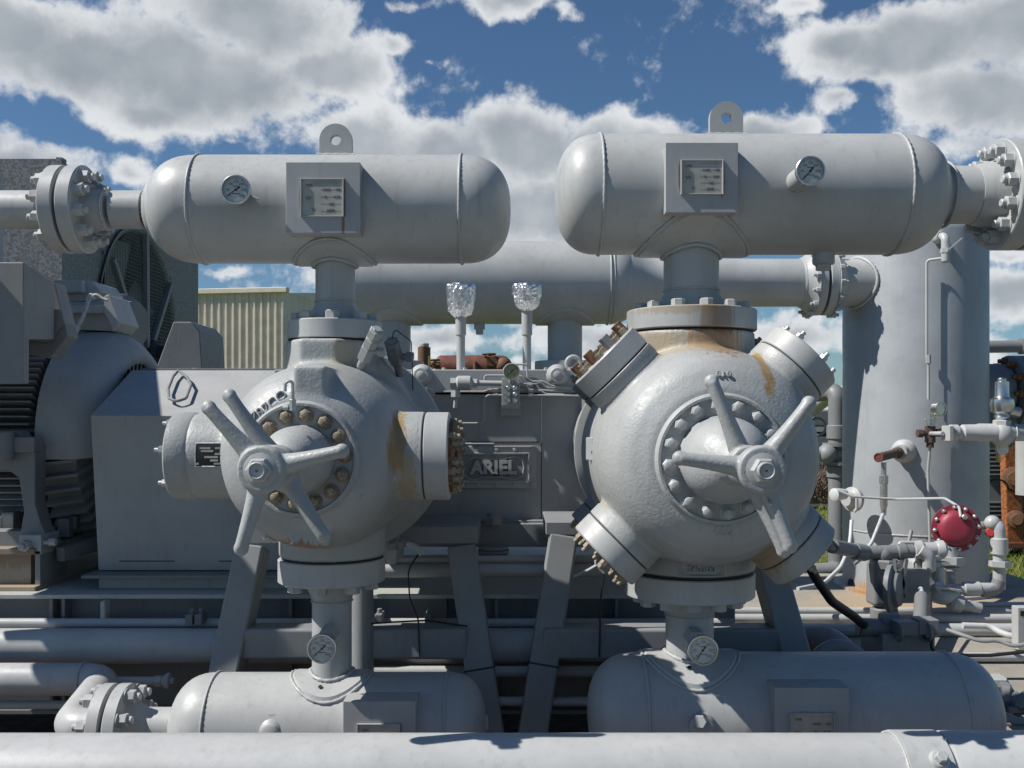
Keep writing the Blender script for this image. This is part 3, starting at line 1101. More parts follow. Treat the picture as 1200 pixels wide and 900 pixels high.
# ---- dials
GR = 'bottle thermometers'
gauge(P(276, 222, 3.53), S(17.5, 3.53), 'dial thermometer on the left end of the upper left bottle', needle=216, group=GR, depth=.026,
      stem=[(P(276, 222, 3.56), P(277, 223, 3.66), .03), (P(296, 231, 3.6), P(304, 234, 3.6), .008)])
gauge(P(950, 200, 3.40), S(17.5, 3.40), 'dial thermometer standing out on a thick socket on the upper right bottle', needle=230, group=GR, depth=.026,
      stem=[(V((P(950, 200, 3.43).x, 3.43, P(950, 200, 3.43).z)), V((P(950, 200, 3.43).x - .006, 3.6, P(950, 200, 3.43).z - .004)), .041)])
gauge(P(377, 760.5, 3.53), S(17.5, 3.53), 'dial thermometer in front of the lower left neck above the sunlit bottle', needle=222, group=GR, depth=.026,
      stem=[(P(378, 759, 3.56), P(389, 738, 3.76), .028), (P(382, 748, 3.6), P(388, 740, 3.68), -.036)])
gauge(P(824, 762.5, 3.50), S(18, 3.50), 'dial thermometer in front of the lower right neck above the dark bottle', needle=236, group=GR, depth=.026,
      stem=[(P(823, 761, 3.53), P(810, 742, 3.76), .03), (P(817, 752, 3.6), P(812, 745, 3.68), -.04)])
# ------------------------------------------------------------------ crankcase, guides, frames, skid
def poly_px(pts, D):
    return [P(x, y, D) for x, y in pts]


CK = thing('crankcase', 'long grey crankcase box behind and between the two cylinders', 'crankcase', (0, 5.0, 1.1))
b = MB()
x0, x1 = P(345, 0, 5).x, P(862, 0, 5).x
b.bb((x0, 5.02, ZD(614, 5.02)), (x1, 6.3, ZD(462, 5.02)))
obj('housing', b, 'cast_right' if False else 'paint_flat', CK, bevel=.004)
obj('top_cover', MB().bb((x0 - .1, 4.985, ZD(460, 4.985)), (x1 + .03, 6.35, ZD(433, 4.985))), 'paint_flat', CK, bevel=.006)
obj('base_rail', MB().bb((x0, 4.9, ZD(641, 4.9)), (x1, 5.2, ZD(614, 4.9))).bb((x0, 4.95, ZD(460, 5) - .74), (x1, 5.0, ZD(614, 4.9) + .012)), 'paint_frame', CK, bevel=.003)
for px in (494, 653):
    c = P(px, 440, 4.985)
    obj('bearing_plug', MB().lathe(c + Y * .01, -Y, [(0, .058), (.015, .055), (.028, .045), (.045, .043), (.055, .035), (.055, .022), (.06, .022), (.065, .012)], 32), 'paint', CK)
for px in (505, 520, 545, 592, 640, 668, 700):
    bolt(CK, V((XD(px, 5.05), 5.05, ZD(433, 4.985))), Z, .02, 'paint', 'hex')
# maker's plate with raised letters
D = 5.02
pl = MB()
p0, p1 = P(536, 523, D), P(628, 572, D)
pl.bb((p0.x, D - .016, p1.z), (p1.x, D, p0.z))
plo = obj('maker_plate', pl, 'paint', CK, bevel=.003)
q0, q1 = P(540, 532, D), P(619, 564, D)
fm = MB()
e = .008
fm.bb((q0.x, D - .026, q1.z - e), (q1.x, D - .016, q1.z)).bb((q0.x, D - .026, q0.z), (q1.x, D - .016, q0.z + e)).bb((q1.x, D - .026, q1.z - e), (q1.x + e, D - .016, q0.z + e)).bb((q0.x - e, D - .026, q1.z - e), (q0.x, D - .016, q0.z + e))
obj('raised_rim', fm, 'paint', plo, bevel=.002)
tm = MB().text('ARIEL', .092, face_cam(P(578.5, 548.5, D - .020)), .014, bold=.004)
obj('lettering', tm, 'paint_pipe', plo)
obj('letter_shade', MB().text('ARIEL', .092, face_cam(P(578.5, 548.5, D - .017)), .004, bold=.011), 'paint_dark', plo)  # dark bolder copy behind the letters, a painted shadow outline
obj('recess', MB().bb(P(541, 563, D - .0165), P(618, 533, D - .0165) + V((0, .004, 0))), 'paint_frame', plo)  # darker field painted in place of the shading around the letters
zc_ = P(0, 548, D).z
ol = [P(x, y, D - .018) for x, y in ((551, 538), (558, 536), (566, 538), (588, 538), (596, 536), (604, 535), (612, 539), (614, 548), (612, 558), (604, 562), (596, 561), (588, 559), (566, 559), (558, 562), (550, 562), (543, 556), (543, 543), (551, 538))]
obj('logo_outline', MB().pipe(ol, .0035, .01, 8), 'paint', plo)
for (x, y) in ((560, 527), (582, 527), (603, 527), (624, 527), (624, 548), (624, 568), (603, 568), (582, 568), (560, 568), (541, 568), (541, 527)):
    bolt(plo, P(x, y, D - .016), -Y, .017, 'paint', 'hex')
for (x, y) in ((679, 550), (681, 498), (495, 592)):
    bolt(CK, P(x, y, 5.02), -Y, .02, 'paint', 'hex')
obj('panel_seam', MB().bb((XD(634, D), D - .002, ZD(612, D)), (XD(634.8, D), D + .01, ZD(472, D))).bb((XD(540, D), D - .002, ZD(518.5, D)), (XD(634, D), D + .01, ZD(517.5, D))), 'gasket', CK)
# jacking screw with shims
c = P(578, 612, 4.86)
obj('jack_screw', MB().hexn(c + V((0, 0, -.01)), c + V((0, 0, .03)), .05).cyl(c + V((0, 0, .03)), c + V((0, 0, .045)), .03, 20), 'paint_frame', CK)
c = P(578, 648, 4.86)
sh = MB()
for k in range(4):
    sh.cyl(c + V((0, 0, -.035 + k * .018)), c + V((0, 0, -.02 + k * .018)), .078 - .004 * (k % 2), 32, .002)
obj('shim_stack', sh, 'paint_frame', CK)

for x, lab, fl in ((XL, 'round guide housing between the left cylinder and the crankcase', .30), (XR, 'round guide housing between the right cylinder and the crankcase', .33)):
    g = thing('guide_housing', lab, 'housing', (x, 4.6, ZC), 'guide housings')
    obj('barrel', MB().lathe((x, 4.18, ZC), Y, [(0, fl + .07), (.03, fl + .07), (.06, fl - .02), (.70, fl), (.72, fl + .05), (.84, fl + .05)], 64), 'paint', g)
    wm = MB()
    wm.box((x + fl - .03, 4.6, ZC + .1), (.1, .4, .34))
    wm.box((x - fl + .03, 4.6, ZC + .1), (.1, .4, .34))
    obj('side_cover', wm, 'paint_dark', g, bevel=.01)
    bolt_ring(g, (x, 4.90, ZC), -Y, fl + .03, 14, .03, 'paint')
    obj('foot', MB().box((x + .07, 4.45, ZC - .38), (.24, .3, .26)), 'paint', g, bevel=.015)

# A-frames
DL = 4.42


def aframe(label, l0, l1, r0, r1, beam, plates):
    t = thing('steel_trestle', label, 'steel frame', (P((l1[0] + r1[0]) / 2, 0, DL).x, DL, 0), 'support frames')
    for (a, c) in ((l0, l1), (r0, r1)):
        A, B = P(a[0], a[1], 4.47), P(c[0], c[1], 4.3)
        d = (B - A).normalized()
        B = A + d * ((A.z - .2) / -d.z)
        obj('leg', MB().bar(A, B, .15, .128, X), 'paint_frame', t, bevel=.012)
        if 600 > a[0] > 500 or 700 > a[0] > 600:
            m_ = A.lerp(B, .58)
            obj('strap', MB().bar(m_, m_ + (B - A).normalized() * .008, .154, .132, X), 'black', t)
    A, B = P(beam[0], (beam[2] + beam[3]) / 2, 4.36), P(beam[1], (beam[2] + beam[3]) / 2, 4.36)
    obj('cross_beam', MB().bar(A, B, .14, S(beam[3] - beam[2], 4.36)), 'paint_frame', t, bevel=.016)
    for (xa, ya, xb, yb) in plates:
        obj('top_plate', MB().bb(P(xa, yb, 4.4), P(xb, ya, 4.4) + V((0, .5, 0))), 'paint_frame', t, bevel=.003)
    return t


f1 = aframe('splayed steel support frame under the left cylinder', (297, 640), (264, 800), (541, 640), (574, 860), (285, 548, 733, 769), ((455, 617, 560, 637), (280, 617, 330, 637)))
f2 = aframe('splayed steel support frame under the right cylinder', (660, 628), (624, 860), (893, 640), (938, 800), (636, 915, 733, 769), ((640, 612, 684, 627), (868, 612, 912, 627)))
single('support_post', MB().cyl(P(425, 640, 4.3), V((P(425, 0, 4.3).x, 4.3, .2)), .047, 32), 'paint_frame', 'round steel post behind the lower left neck', 'post')
single('support_post', MB().bar(P(766, 680, 4.3), V((P(766, 0, 4.3).x, 4.3, .2)), .06, .04), 'paint_frame', 'thin square steel post just left of the lower right neck', 'post')

# skid beams and decks
SK = thing('skid_frame', 'long steel skid beam with a dusty beige ledge under the coupling guard', 'steel skid', (-1, 4.8, .2))
zt = .833
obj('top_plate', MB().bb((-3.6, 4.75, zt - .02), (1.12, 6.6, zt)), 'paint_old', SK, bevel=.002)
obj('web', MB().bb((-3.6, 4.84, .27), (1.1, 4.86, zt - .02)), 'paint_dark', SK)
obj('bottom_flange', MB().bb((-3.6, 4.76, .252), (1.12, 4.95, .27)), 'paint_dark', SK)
for px in (62, 76, 340, 392, 520, 580, 720):
    obj('stiffener', MB().bb((XD(px, 4.8), 4.765, .27), (XD(px, 4.8) + .015, 4.84, zt - .02)), 'paint_dark', SK)
obj('stiffener', MB().bar(V((XD(124, 4.74), 4.735, .4)), V((XD(124, 4.74), 4.735, zt - .024)), .068, .02, X), 'paint_old', SK)
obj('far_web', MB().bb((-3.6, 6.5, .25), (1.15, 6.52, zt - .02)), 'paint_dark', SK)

# pipe runs low between the frames
def run(name, label, pts, r, mat='paint_pipe', cat='pipe', group=None, bend=None, seg=24, extra=None):
    t = MB().pipe(pts, r, bend, seg)
    o = single(name, t, mat, label, cat, group, ang=60)
    return o


def hx(y, D, xa, xb):
    return [P(xa, y, D), P(xb, y, D)]


GP = 'pipes running low behind the frames'
pA = run('pipe_run', 'thick grey pipe running low behind all the support legs', hx(757, 4.6, -60, 880), S(20.5, 4.6), group=GP)
run('pipe_run', 'slim grey pipe resting above the thick pipe, with clamp blocks', hx(730, 4.7, -60, 860), S(5.5, 4.7), group=GP)
run('pipe_run', 'narrow pipe directly under the crankcase rail, upper of the pair', hx(655, 4.72, 430, 860), S(4.2, 4.72), group=GP)
run('pipe_run', 'rounder pipe under the crankcase, lower of the pair', hx(668, 4.72, 420, 860), S(8.5, 4.72), group=GP)
run('pipe_run', 'pale pipe just above the lower left bottle, seen between the legs', hx(787, 4.5, 420, 800), S(6.5, 4.5), group=GP)
run('pipe_run', 'lowest pipe seen between the two middle legs', hx(822, 4.35, 560, 760), S(5.5, 4.35), group=GP)
run('pipe_run', 'thin low pipe at the far left edge under the elbow', hx(826, 4.4, -60, 140), S(5, 4.4), group=GP)
t = thing('drain_pipe', 'short pale pipe ending in a threaded union left of the frame leg', 'pipe', P(180, 798, 4.3))
obj('tube', MB().cyl(P(128, 798, 4.45), P(184, 798, 4.45), S(5, 4.45)), 'paint_pipe', t)
obj('union', MB().hexn(P(182, 798, 4.45), P(190, 798, 4.45), .026).lathe(P(190, 798, 4.45), X, [(0, .02), (.02, .036), (.035, .036), (.04, .02)], 20).cyl(P(199, 798, 4.45), P(204, 798, 4.45), .014), 'paint', t)
for px in (225, 236, 445, 503):
    c = P(px, 724, 4.66)
    obj('pipe_clamp', MB().box(c, (.035, .1, .05)).cyl(c + V((0, 0, 0)), c + V((0, 0, .045)), .012), 'paint_dark', pA, bevel=.004)

# pipe on the left that turns to the lower left bottle
t = thing('elbow_pipe', 'grey pipe that bends twice to a bolted flange on the lower left bottle', 'pipe', P(90, 840, D0))
pts = [P(-80, 796, 4.35), P(122, 796, 4.35), P(112, 838, D0), P(160, 838, D0)]
pts[1] = V((P(122, 796, 4.35).x, 4.35, pts[0].z))
pts[2] = V((P(82, 0, D0).x, D0, .494))
pts[3] = V((P(122, 0, D0).x, D0, .494))
pts[1].x = P(124, 0, 4.35).x
obj('tube', MB().pipe(pts, .071, .12, 32, 12), 'paint_pipe', t, ang=60)
weld(t, P(98, 796, 4.35), X, .073, .005)
neck_flange(t, (XD(134), D0, .494), -X, .073, .165, .05, 8, .046, .04, 'paint', 'nut', a0=.3)
# pipe on the left feeding the upper left bottle
t = thing('feed_pipe', 'grey pipe crossing the galvanised cooler to the upper left bottle, with a bolted flange', 'pipe', (XD(60), D0, 2.497))
obj('tube', MB().cyl((XD(-80), D0, 2.497), (XD(50), D0, 2.497), .0735, 48), 'paint_pipe', t)
neck_flange(t, (XD(103) - .068, D0, 2.497), -X, .0735, .168, .055, 10, .044, .03, 'paint', 'nut', a0=.2, bc=.128)
t = thing('feed_pipe', 'thick white flange stub at the right edge, bolted to the upper right bottle', 'pipe', (2.1, D0, 2.554))
neck_flange(t, (XD(1172) + .078, D0, 2.554), X, .112, .212, .085, 12, .046, .09, 'paint', 'nut', a0=.13, bc=.166)
obj('tube', MB().cyl((XD(1172) + .2, D0, 2.554), (3.2, D0, 2.554), .112, 40), 'paint_pipe', t)

# foreground pipe
t = thing('foreground_pipe', 'big pale pipe crossing the whole bottom of the picture in front of the bottles', 'pipe', (0, 2.85, .634))
obj('tube', MB().cyl((-2.6, 2.85, .632), (2.6, 2.85, .632), .14, 96), 'paint_pipe', t)
cx0 = XD(1063, 2.75)
obj('pipe_saddle', MB().lathe((cx0, 2.85, .632), X, [(0, .142), (.004, .149), (.13, .149), (.134, .142)], 96).lathe((cx0 + .14, 2.85, .632), X, [(0, .143), (.01, .147), (1.2, .147)], 80), 'paint', t)
obj('weld_bead', MB().torus((cx0, 2.85, .632), X, .143, .005, 150, 7, rip=.3, nrip=70), 'paint', t, ang=80)
c = V((XD(1109, 2.7), 2.85 - .098, .632 + .098))
n_ = V((0, -.75, .66)).normalized()
obj('threaded_plug', MB().lathe(c, n_, [(0, .032), (.012, .028), (.02, .022)], 28).hexn(c + n_ * .018, c + n_ * .04, .017), 'paint', t)

# lubrication block, lines and filter on the crankcase face
LB = thing('lube_distribution_block', 'small steel oil distribution block with tubing on the crankcase face', 'oil block', P(598, 460, 4.93))
blk = MB().bb(P(588, 479, 4.93), P(609, 443, 4.93) + V((0, .05, 0)))
bko = obj('block', blk, 'paint', LB, bevel=.002)
for r_ in range(3):
    for k in range(2):
        bolt(bko, P(595 + k * 8, 454 + r_ * 7.5, 4.93), -Y, .02, 'steel', 'nut')
obj('mounting_plate', MB().bb(P(587, 487, 4.96), P(611, 470, 4.96) + V((0, .02, 0))), 'paint_flat', LB, bevel=.002)
br = MB()
br.bb(P(592, 478, 4.955), P(606, 474, 4.955) + V((0, .006, 0)))
obj('slot', br, 'gasket', LB)
fl = MB().cyl(P(534, 449, 4.9), P(554, 449, 4.9), .037, 24, .012).hexn(P(528, 449, 4.9), P(535, 449, 4.9), .03).hexn(P(554, 449, 4.9), P(560, 449, 4.9), .025).cyl(P(560, 449, 4.9), P(588, 449.5, 4.9), .014, 16)
obj('filter', fl, 'paint', LB)
fv = MB().cyl(P(534, 449, 4.9), P(534, 458, 4.9), .02, 16).hexn(P(534, 458, 4.9), P(534, 466, 4.9), .026).cyl(P(534, 466, 4.9), P(533, 478, 4.9), .009, 12)
obj('elbow_fitting', fv, 'paint', LB)
D = 4.97
tb = [[(568, 446), (568, 440), (592, 440), (612, 441), (618, 449), (628, 450), (633, 457), (648, 458)], [(520, 459), (566, 459), (578, 456), (588, 456)], [(533, 496), (564, 496), (567, 492), (567, 468), (572, 463), (588, 463)],
      [(609, 450), (626, 450), (634, 448), (640, 454), (690, 455)], [(609, 457), (625, 457), (634, 458), (640, 462), (700, 463)], [(609, 463), (700, 464)], [(600, 430), (600, 427), (618, 427), (618, 443), (624, 447), (636, 447), (646, 452), (676, 457)], [(634, 463), (634, 520), (540, 520)]]
for i, p in enumerate(tb):
    obj('oil_line', MB().pipe(poly_px(p, D - .012 * (i % 3)), .0052, .02, 8), 'paint', LB)
for (x, y) in ((574, 457), (580, 463), (621, 451), (622, 457), (622, 463), (583, 449)):
    obj('compression_nut', MB().hexn(P(x - 3, y, D - .02), P(x + 3, y, D - .02), .012), 'zinc', LB)
gauge(P(599.5, 435.5, 4.86), S(10, 4.86), 'small brass coloured oil gauge above the distribution block on the crankcase', dial='dial_cream', case='paint', needle=225, numerals=('0', '20', '40', '60'), depth=.03,
      stem=[(P(600, 437, 4.9), P(599, 448, 4.93), .012)])
single('lifting_eye', MB().torus(P(672, 426, 5.1), Y, .035, .012, 30, 10).cyl(P(672, 430, 5.1), P(672, 437, 5.1), .016), 'paint', 'small pale lifting eye on the crankcase behind the upper left valve cap', 'lifting eye')

# foil-wrapped breathers
def foil(px, y0, y1, wd, label, D=5.35):
    t = thing('crankcase_breather', label, 'breather', P(px, 432, D), 'foil wrapped breathers')
    obj('stand_pipe', MB().cyl(P(px, 436, D), P(px, 388, D), S(5, D), 24).cyl(P(px, 393, D), P(px, 364, D), S(6.3, D), 24, .003), 'paint', t)
    b = MB()
    rnd = random.Random(px)
    n, m = 44, 64
    c = P(px, 0, D)
    prof = [(y1 + 2, .3), (y1 - 4, .42), (y1 - 7, .72), (y1 - 10, .80), (y1 - 18, .9), (y0 + 9, 1.0), (y0 + 3, 1.0), (y0 + 1, .9), (y0, .5), (y0 - 1, .02)]
    vs, fs = [], []
    for i in range(n):
        f = i / (n - 1) * (len(prof) - 1)
        j = min(int(f), len(prof) - 2)
        yy = prof[j][0] + (prof[j + 1][0] - prof[j][0]) * (f - j)
        rr = (prof[j][1] + (prof[j + 1][1] - prof[j][1]) * (f - j)) * S(wd / 2, D)
        for k in range(m):
            a = 2 * PI * k / m
            p = V((math.cos(a) * rr, math.sin(a) * rr, ZD(yy, D)))
            cell = noise.voronoi(V((math.cos(a) * 3 + px, math.sin(a) * 3, p.z * 26)))[0]
            dsp = (cell[1] - cell[0]) * .010 + noise.noise(V((p.x * 60, p.y * 60, p.z * 60))) * .006
            q = (rr + dsp - .008) / max(rr, 1e-4) if rr > .02 else 1
            vs.append(V((c.x + p.x * q, D + p.y * q, p.z + noise.noise(p * 45) * .006)))
    for i in range(n - 1):
        for k in range(m):
            fs.append((i * m + k, i * m + (k + 1) % m, (i + 1) * m + (k + 1) % m, (i + 1) * m + k))
    b.add(vs, fs)
    obj('foil_cap', b, 'foil', t, flat=True)


m_, t_, b_ = newmat('foil')
g_ = t_.n('ShaderNodeNewGeometry').outputs['Position']
b_.inputs['Base Color'].default_value = (.8, .8, .8, 1)
b_.inputs['Metallic'].default_value = 1
b_.inputs['Roughness'].default_value = .3
t_.set(b_.inputs['Normal'], t_.bump(t_.noise(g_, 55, 4, .6, .6), .3, .01))
foil(540, 332, 375, 37, 'foil-wrapped breather on a grey pipe, left of the pair on the crankcase')
foil(617.5, 332, 367, 37, 'foil-wrapped breather on a grey pipe, right of the pair on the crankcase')

# coupling guard
CG = thing('coupling_guard', 'plain grey sheet metal coupling guard with a sloping top and loop handle', 'machine guard', (-1.6, 4.95, zt))
xa, xb = -2.105, -1.12
zlo, zfr, ztp = ZD(672, 4.9), ZD(487, 4.9), ZD(434, 5.43)
b = MB()
prof = [V((xa, 4.995, zlo)), V((xa, 4.9, zfr)), V((xa, 5.43, ztp)), V((xa, 5.95, ztp)), V((xa, 6.45, zfr)), V((xa, 6.45, zlo))]
obj('cover', b.prism(prof, V((xb - xa, 0, 0))), 'paint_flat', CG, bevel=.004)
obj('base_lip', MB().bb((xa - .03, 4.86, zlo - .02), (xb, 6.5, zlo - .004)), 'paint_dark', CG, bevel=.002)
obj('plinth', MB().bb((xa + .03, 4.93, zt), (xb, 6.4, zlo - .02)), 'paint_old', CG)

obj('top_strip', MB().bb((xa + .05, 5.45, ztp), (xb, 5.9, ztp + .012)), 'paint_dark', CG, bevel=.002)
for px in (228, 297):
    bolt(CG, P(px, 434, 5.47), Z, .02, 'paint', 'hex')


def guard_pt(x, y):
    # where the sight line (x, y) meets the sloping panel
    k = (ztp - zfr) / (5.43 - 4.9)
    D = (CAMZ - zfr + k * 4.9) / (k + (y - CY) / F)
    return P(x, y, D)


hn = V((0, -(ztp - zfr), 5.43 - 4.9)).normalized()
hp = [guard_pt(x, y) + hn * .03 for x, y in ((211, 441), (220, 448), (225, 457), (219, 473), (208, 477), (199, 473), (198, 462), (204, 447), (210, 440))]
obj('loop_handle', MB().pipe(hp, .0075, .025, 10), 'paint_dark', CG)
slots = MB()
for px, n in ((140, 2), (182, 1), (256, 1)):
    slots.bb((XD(px, 4.895), 4.893, ZD(658, 4.9)), (XD(px + 22 * n, 4.895), 4.9 + .003, ZD(657, 4.9)))
obj('panel_seam', slots, 'gasket', CG)
# ------------------------------------------------------------------ motor
def revolve(o, ax, prof, a0, a1, seg=40):
    """closed profile of (t, r) swept over part of a turn; angles from the axis frame"""
    ax, u, v = frame(ax)
    b = MB()
    n = len(prof)
    vs = []
    for k in range(seg + 1):
        a = a0 + (a1 - a0) * k / seg
        d = u * math.cos(a) + v * math.sin(a)
        vs += [V(o) + ax * t + d * r for t, r in prof]
    fs = [(k * n + j, (k + 1) * n + j, (k + 1) * n + (j + 1) % n, k * n + (j + 1) % n) for k in range(seg) for j in range(n)]
    fs += [tuple(range(n - 1, -1, -1)), tuple(seg * n + j for j in range(n))]
    return b.add(vs, fs)


MO = thing('electric_motor', 'big grey finned electric motor with a domed end bell at the left edge', 'motor', (-3, 5.72, zt))
my, mz, mr = 5.72, 1.56, .625
# frame(X): u = Z x X = Y, v = X x Y = Z -> angle 0 points away (+Y), pi points to the camera
obj('stator', MB().lathe((-4.4, my, mz), X, [(0, .5), (1.9, .5), (1.95, .46), (2.1, .44)], 72), 'paint_dark', MO)
fins = MB()
for k in range(46):
    a = PI * .55 + k / 45 * PI * .95
    d_ = V((0, math.cos(a), math.sin(a)))
    tn = V((1, 0, 0)).cross(d_)
    fins.bar(V((-4.4, my, mz)) + d_ * .57, V((-2.5, my, mz)) + d_ * .57, .13, .012, up=tn) if False else fins.prism(
        [V((-4.4, my, mz)) + d_ * .48 - tn * .006, V((-4.4, my, mz)) + d_ * .62 - tn * .004, V((-4.4, my, mz)) + d_ * .62 + tn * .004, V((-4.4, my, mz)) + d_ * .48 + tn * .006], V((1.88, 0, 0)))
obj('cooling_fins', fins, 'paint_frame', MO)
prof = [(0, mr - .02), (0, mr), (.17, mr + .002), (.22, mr - .012), (.27, mr - .045), (.31, mr - .09), (.325, mr - .125), (.328, mr - .17), (.315, mr - .185), (.25, mr - .12), (.15, mr - .04)]
bell = revolve((-2.48, my, mz), X, prof, -.35 * PI, 1.045 * PI, 72)
obj('end_bell', bell, 'paint_flat', MO, ang=50)
obj('end_disc', MB().lathe((-2.45, my, mz), X, [(0, .52), (.12, .5), (.2, .34), (.24, .33), (.25, .2), (.5, .1)], 56), 'paint_dark', MO)
gr = MB()
for k in range(48):
    a = 2 * PI * k / 48
    d_ = V((0, math.cos(a), math.sin(a)))
    gr.cyl(V((-2.21, my, mz)) + d_ * .24, V((-2.19, my, mz)) + d_ * .46, .007, 6)
gr.torus((-2.17, my, mz), X, .33, .008, 60, 6)
obj('intake_grille', gr, 'black', MO)
rf = MB()
for k in range(8):
    a = PI * (1.06 + k * .042)
    d_ = V((0, math.cos(a), math.sin(a)))
    tn = X.cross(d_)
    o_ = V((-2.48, my, mz))
    rf.prism([o_ + d_ * .4 - tn * .012, o_ + d_ * .615 - tn * .005, o_ + X * .2 + d_ * .60 - tn * .005 + V((0, 0, .02)), o_ + X * .30 + d_ * .42 - tn * .012 + V((0, 0, .05))], tn * .016)
obj('bell_ribs', rf, 'paint_frame', MO)
obj('bell_core', revolve((-2.48, my, mz), X, [(0, .3), (0, .56), (.18, .55), (.28, .4), (.28, .3)], 1.03 * PI, 1.5 * PI, 30), 'paint_dark', MO, ang=50)
obj('hub_mark', MB().torus(P(65, 515, 5.1), -Y, .028, .004, 30, 6), 'paint_frame', MO)
obj('drain_box', MB().box(P(77, 618, 5.25), (.06, .06, .1)).box(P(86, 612, 5.3), (.05, .05, .07)), 'paint_dark', MO, bevel=.004)
# terminal boxes
xr_ = P(28, 0, 4.35).x
D2_ = -xr_ * F / (600 - 64)
tbx = MB().prism([V((xr_, 4.35, ZD(450, 4.35))), V((xr_, 4.35, ZD(307, 4.35))), V((xr_, D2_, ZD(331, D2_))), V((xr_, D2_, ZD(398, D2_))), V((xr_, 4.40, ZD(398, 4.4))), V((xr_, 4.40, ZD(450, 4.40)))], V((-1.2, 0, 0)))
obj('terminal_box', tbx, 'paint_frame', MO, bevel=.006)
obj('side_box', MB().prism(poly_px([(40, 331), (64, 331), (76, 379), (55, 402), (40, 399)], 4.66), V((0, .12, 0))), 'paint_frame', MO, bevel=.006)
obj('box_skirt', MB().prism(poly_px([(55, 402), (76, 379), (79, 394), (59, 420), (27, 414), (27, 399)], 4.66), V((0, .12, 0))), 'paint_dark', MO, bevel=.004)
# feet
ft = MB()
ft.prism(poly_px([(-60, 505), (20, 505), (28, 516), (41, 522), (41, 590), (48, 615), (62, 642), (-60, 642), (-60, 622), (24, 622), (28, 600), (22, 560), (10, 551), (-60, 551)], 4.98), V((0, .12, 0)))
obj('foot', ft, 'paint_frame', MO, bevel=.006)
obj('foot_pad', MB().bb(P(22, 650, 4.9), P(48, 627, 4.9) + V((0, .2, 0))), 'paint', MO, bevel=.004)
bolt(MO, P(32, 639, 4.9), -Y, .05, 'paint', 'stud', name='anchor_bolt')
obj('stop_screw', MB().cyl(P(48, 636, 4.93), P(66, 635, 4.93), .012, 12).hexn(P(58, 635, 4.93), P(66, 635, 4.93), .02), 'paint', MO)
obj('eye_plate', MB().cyl(P(5, 540, 4.93), P(5, 505, 4.93), .045, 20, .01).bb(P(10, 530, 4.94), P(40, 512, 4.94) + V((0, .1, 0))), 'paint_frame', MO, bevel=.008)
mb_ = MB()
for (x, y) in ((2, 615), (14, 610)):
    mb_.box(P(x, y, 5.2), (.07, .1, .1))
obj('inner_blocks', mb_, 'paint_dark', MO, bevel=.006)
# pedestal
PD = thing('motor_pedestal', 'rust streaked steel pedestal under the motor foot at the left edge', 'pedestal', (-2.9, 4.95, zt))
paint('pedestal', (.40, .40, .36), .6, dirt=.6, dust=.2, zones=[(P(10, 650, 4.9), (.5, .5, .08), (.22,.13,.07), .6, True), (P(20, 668, 4.9), (.5, .5, .11), (.26, .19, .12), .5, True), (P(20, 690, 4.9), (.6, .5, .05), (.32, .23, .14), .6, False)])
obj('top_plate', MB().bb(P(-60, 650, 4.88), P(40, 643, 4.88) + V((0, 1.6, 0))), 'pedestal', PD, bevel=.003)
obj('web', MB().bb(P(-60, 686, 4.92), P(36, 650, 4.92) + V((0, .1, 0))), 'pedestal', PD)
obj('end_plate', MB().bb(P(41, 692, 4.9), P(47, 646, 4.9) + V((0, .3, 0))), 'paint_frame', PD)
obj('foot_plate', MB().bb(V((P(-60, 0, 4.84).x, 4.84, zt)), V((P(41, 0, 4.84).x, 6.3, zt + .022))), 'pedestal', PD, bevel=.003)
cb = MB().bar(V((-2.3, 5.0, zt + .16)), V((-2.0, 5.9, zt + .24)), .05, .07).bar(V((-2.15, 5.4, zt)), V((-2.15, 5.4, zt + .2)), .05, .05)
obj('side_rail', cb, 'paint_dark', PD)
# junction boxes on top of the motor
JB = thing('junction_boxes', 'pale junction boxes with white wires on top of the motor', 'junction box', P(100, 380, 5.7))
obj('upper_box', MB().prism(poly_px([(62, 341), (68, 353), (103, 353), (118, 341), (108, 329), (95, 328), (62, 328)], 5.75), V((0, .35, 0))), 'paint', JB, bevel=.008)
obj('lid', MB().bb(P(64, 343, 5.70), P(97, 328, 5.70) + V((0, .35, 0))), 'paint', JB, bevel=.01)
obj('lower_box', MB().prism(poly_px([(72, 386), (72, 355), (122, 353), (127, 345), (140, 378), (131, 388)], 5.6), V((0, .3, 0))), 'paint', JB, bevel=.006)
obj('ledge', MB().bb(P(72, 367, 5.52), P(122, 357, 5.52) + V((0, .3, 0))), 'paint', JB, bevel=.006)
obj('end_plate', MB().prism(poly_px([(122, 347), (128, 345), (140, 378), (133, 387), (122, 366)], 5.5), V((0, .03, 0))), 'paint', JB, bevel=.003)
for pts in ([(84, 388), (92, 380), (100, 365), (105, 350), (112, 344), (120, 350), (126, 352)], [(86, 388), (96, 376), (101, 362), (103, 348), (107, 344), (111, 350)]):
    obj('wire', MB().pipe(poly_px(pts, 5.42), .009, .08, 8), 'cable', JB)
obj('cable_gland', MB().hexn(P(84, 391, 5.42), P(90, 381, 5.42), .026), 'pvc', JB)
t = thing('air_filter', 'dark round drum right of the junction boxes, in front of the cooler fan', 'drum', P(145, 385, 6.4))
obj('drum', MB().lathe(P(135, 380, 6.6), V((1, -.3, 0)), [(0, .16), (.02, .19), (.1, .19), (.13, .15), (.16, .15), (.17, .05)], 40), 'paint_dark', t)
single('filter_strap', MB().torus(P(144, 380, 6.55), V((1, -.3, 0)), .195, .008, 40, 6), 'paint_frame', 'thin band around the dark drum beside the cooler', 'strap')

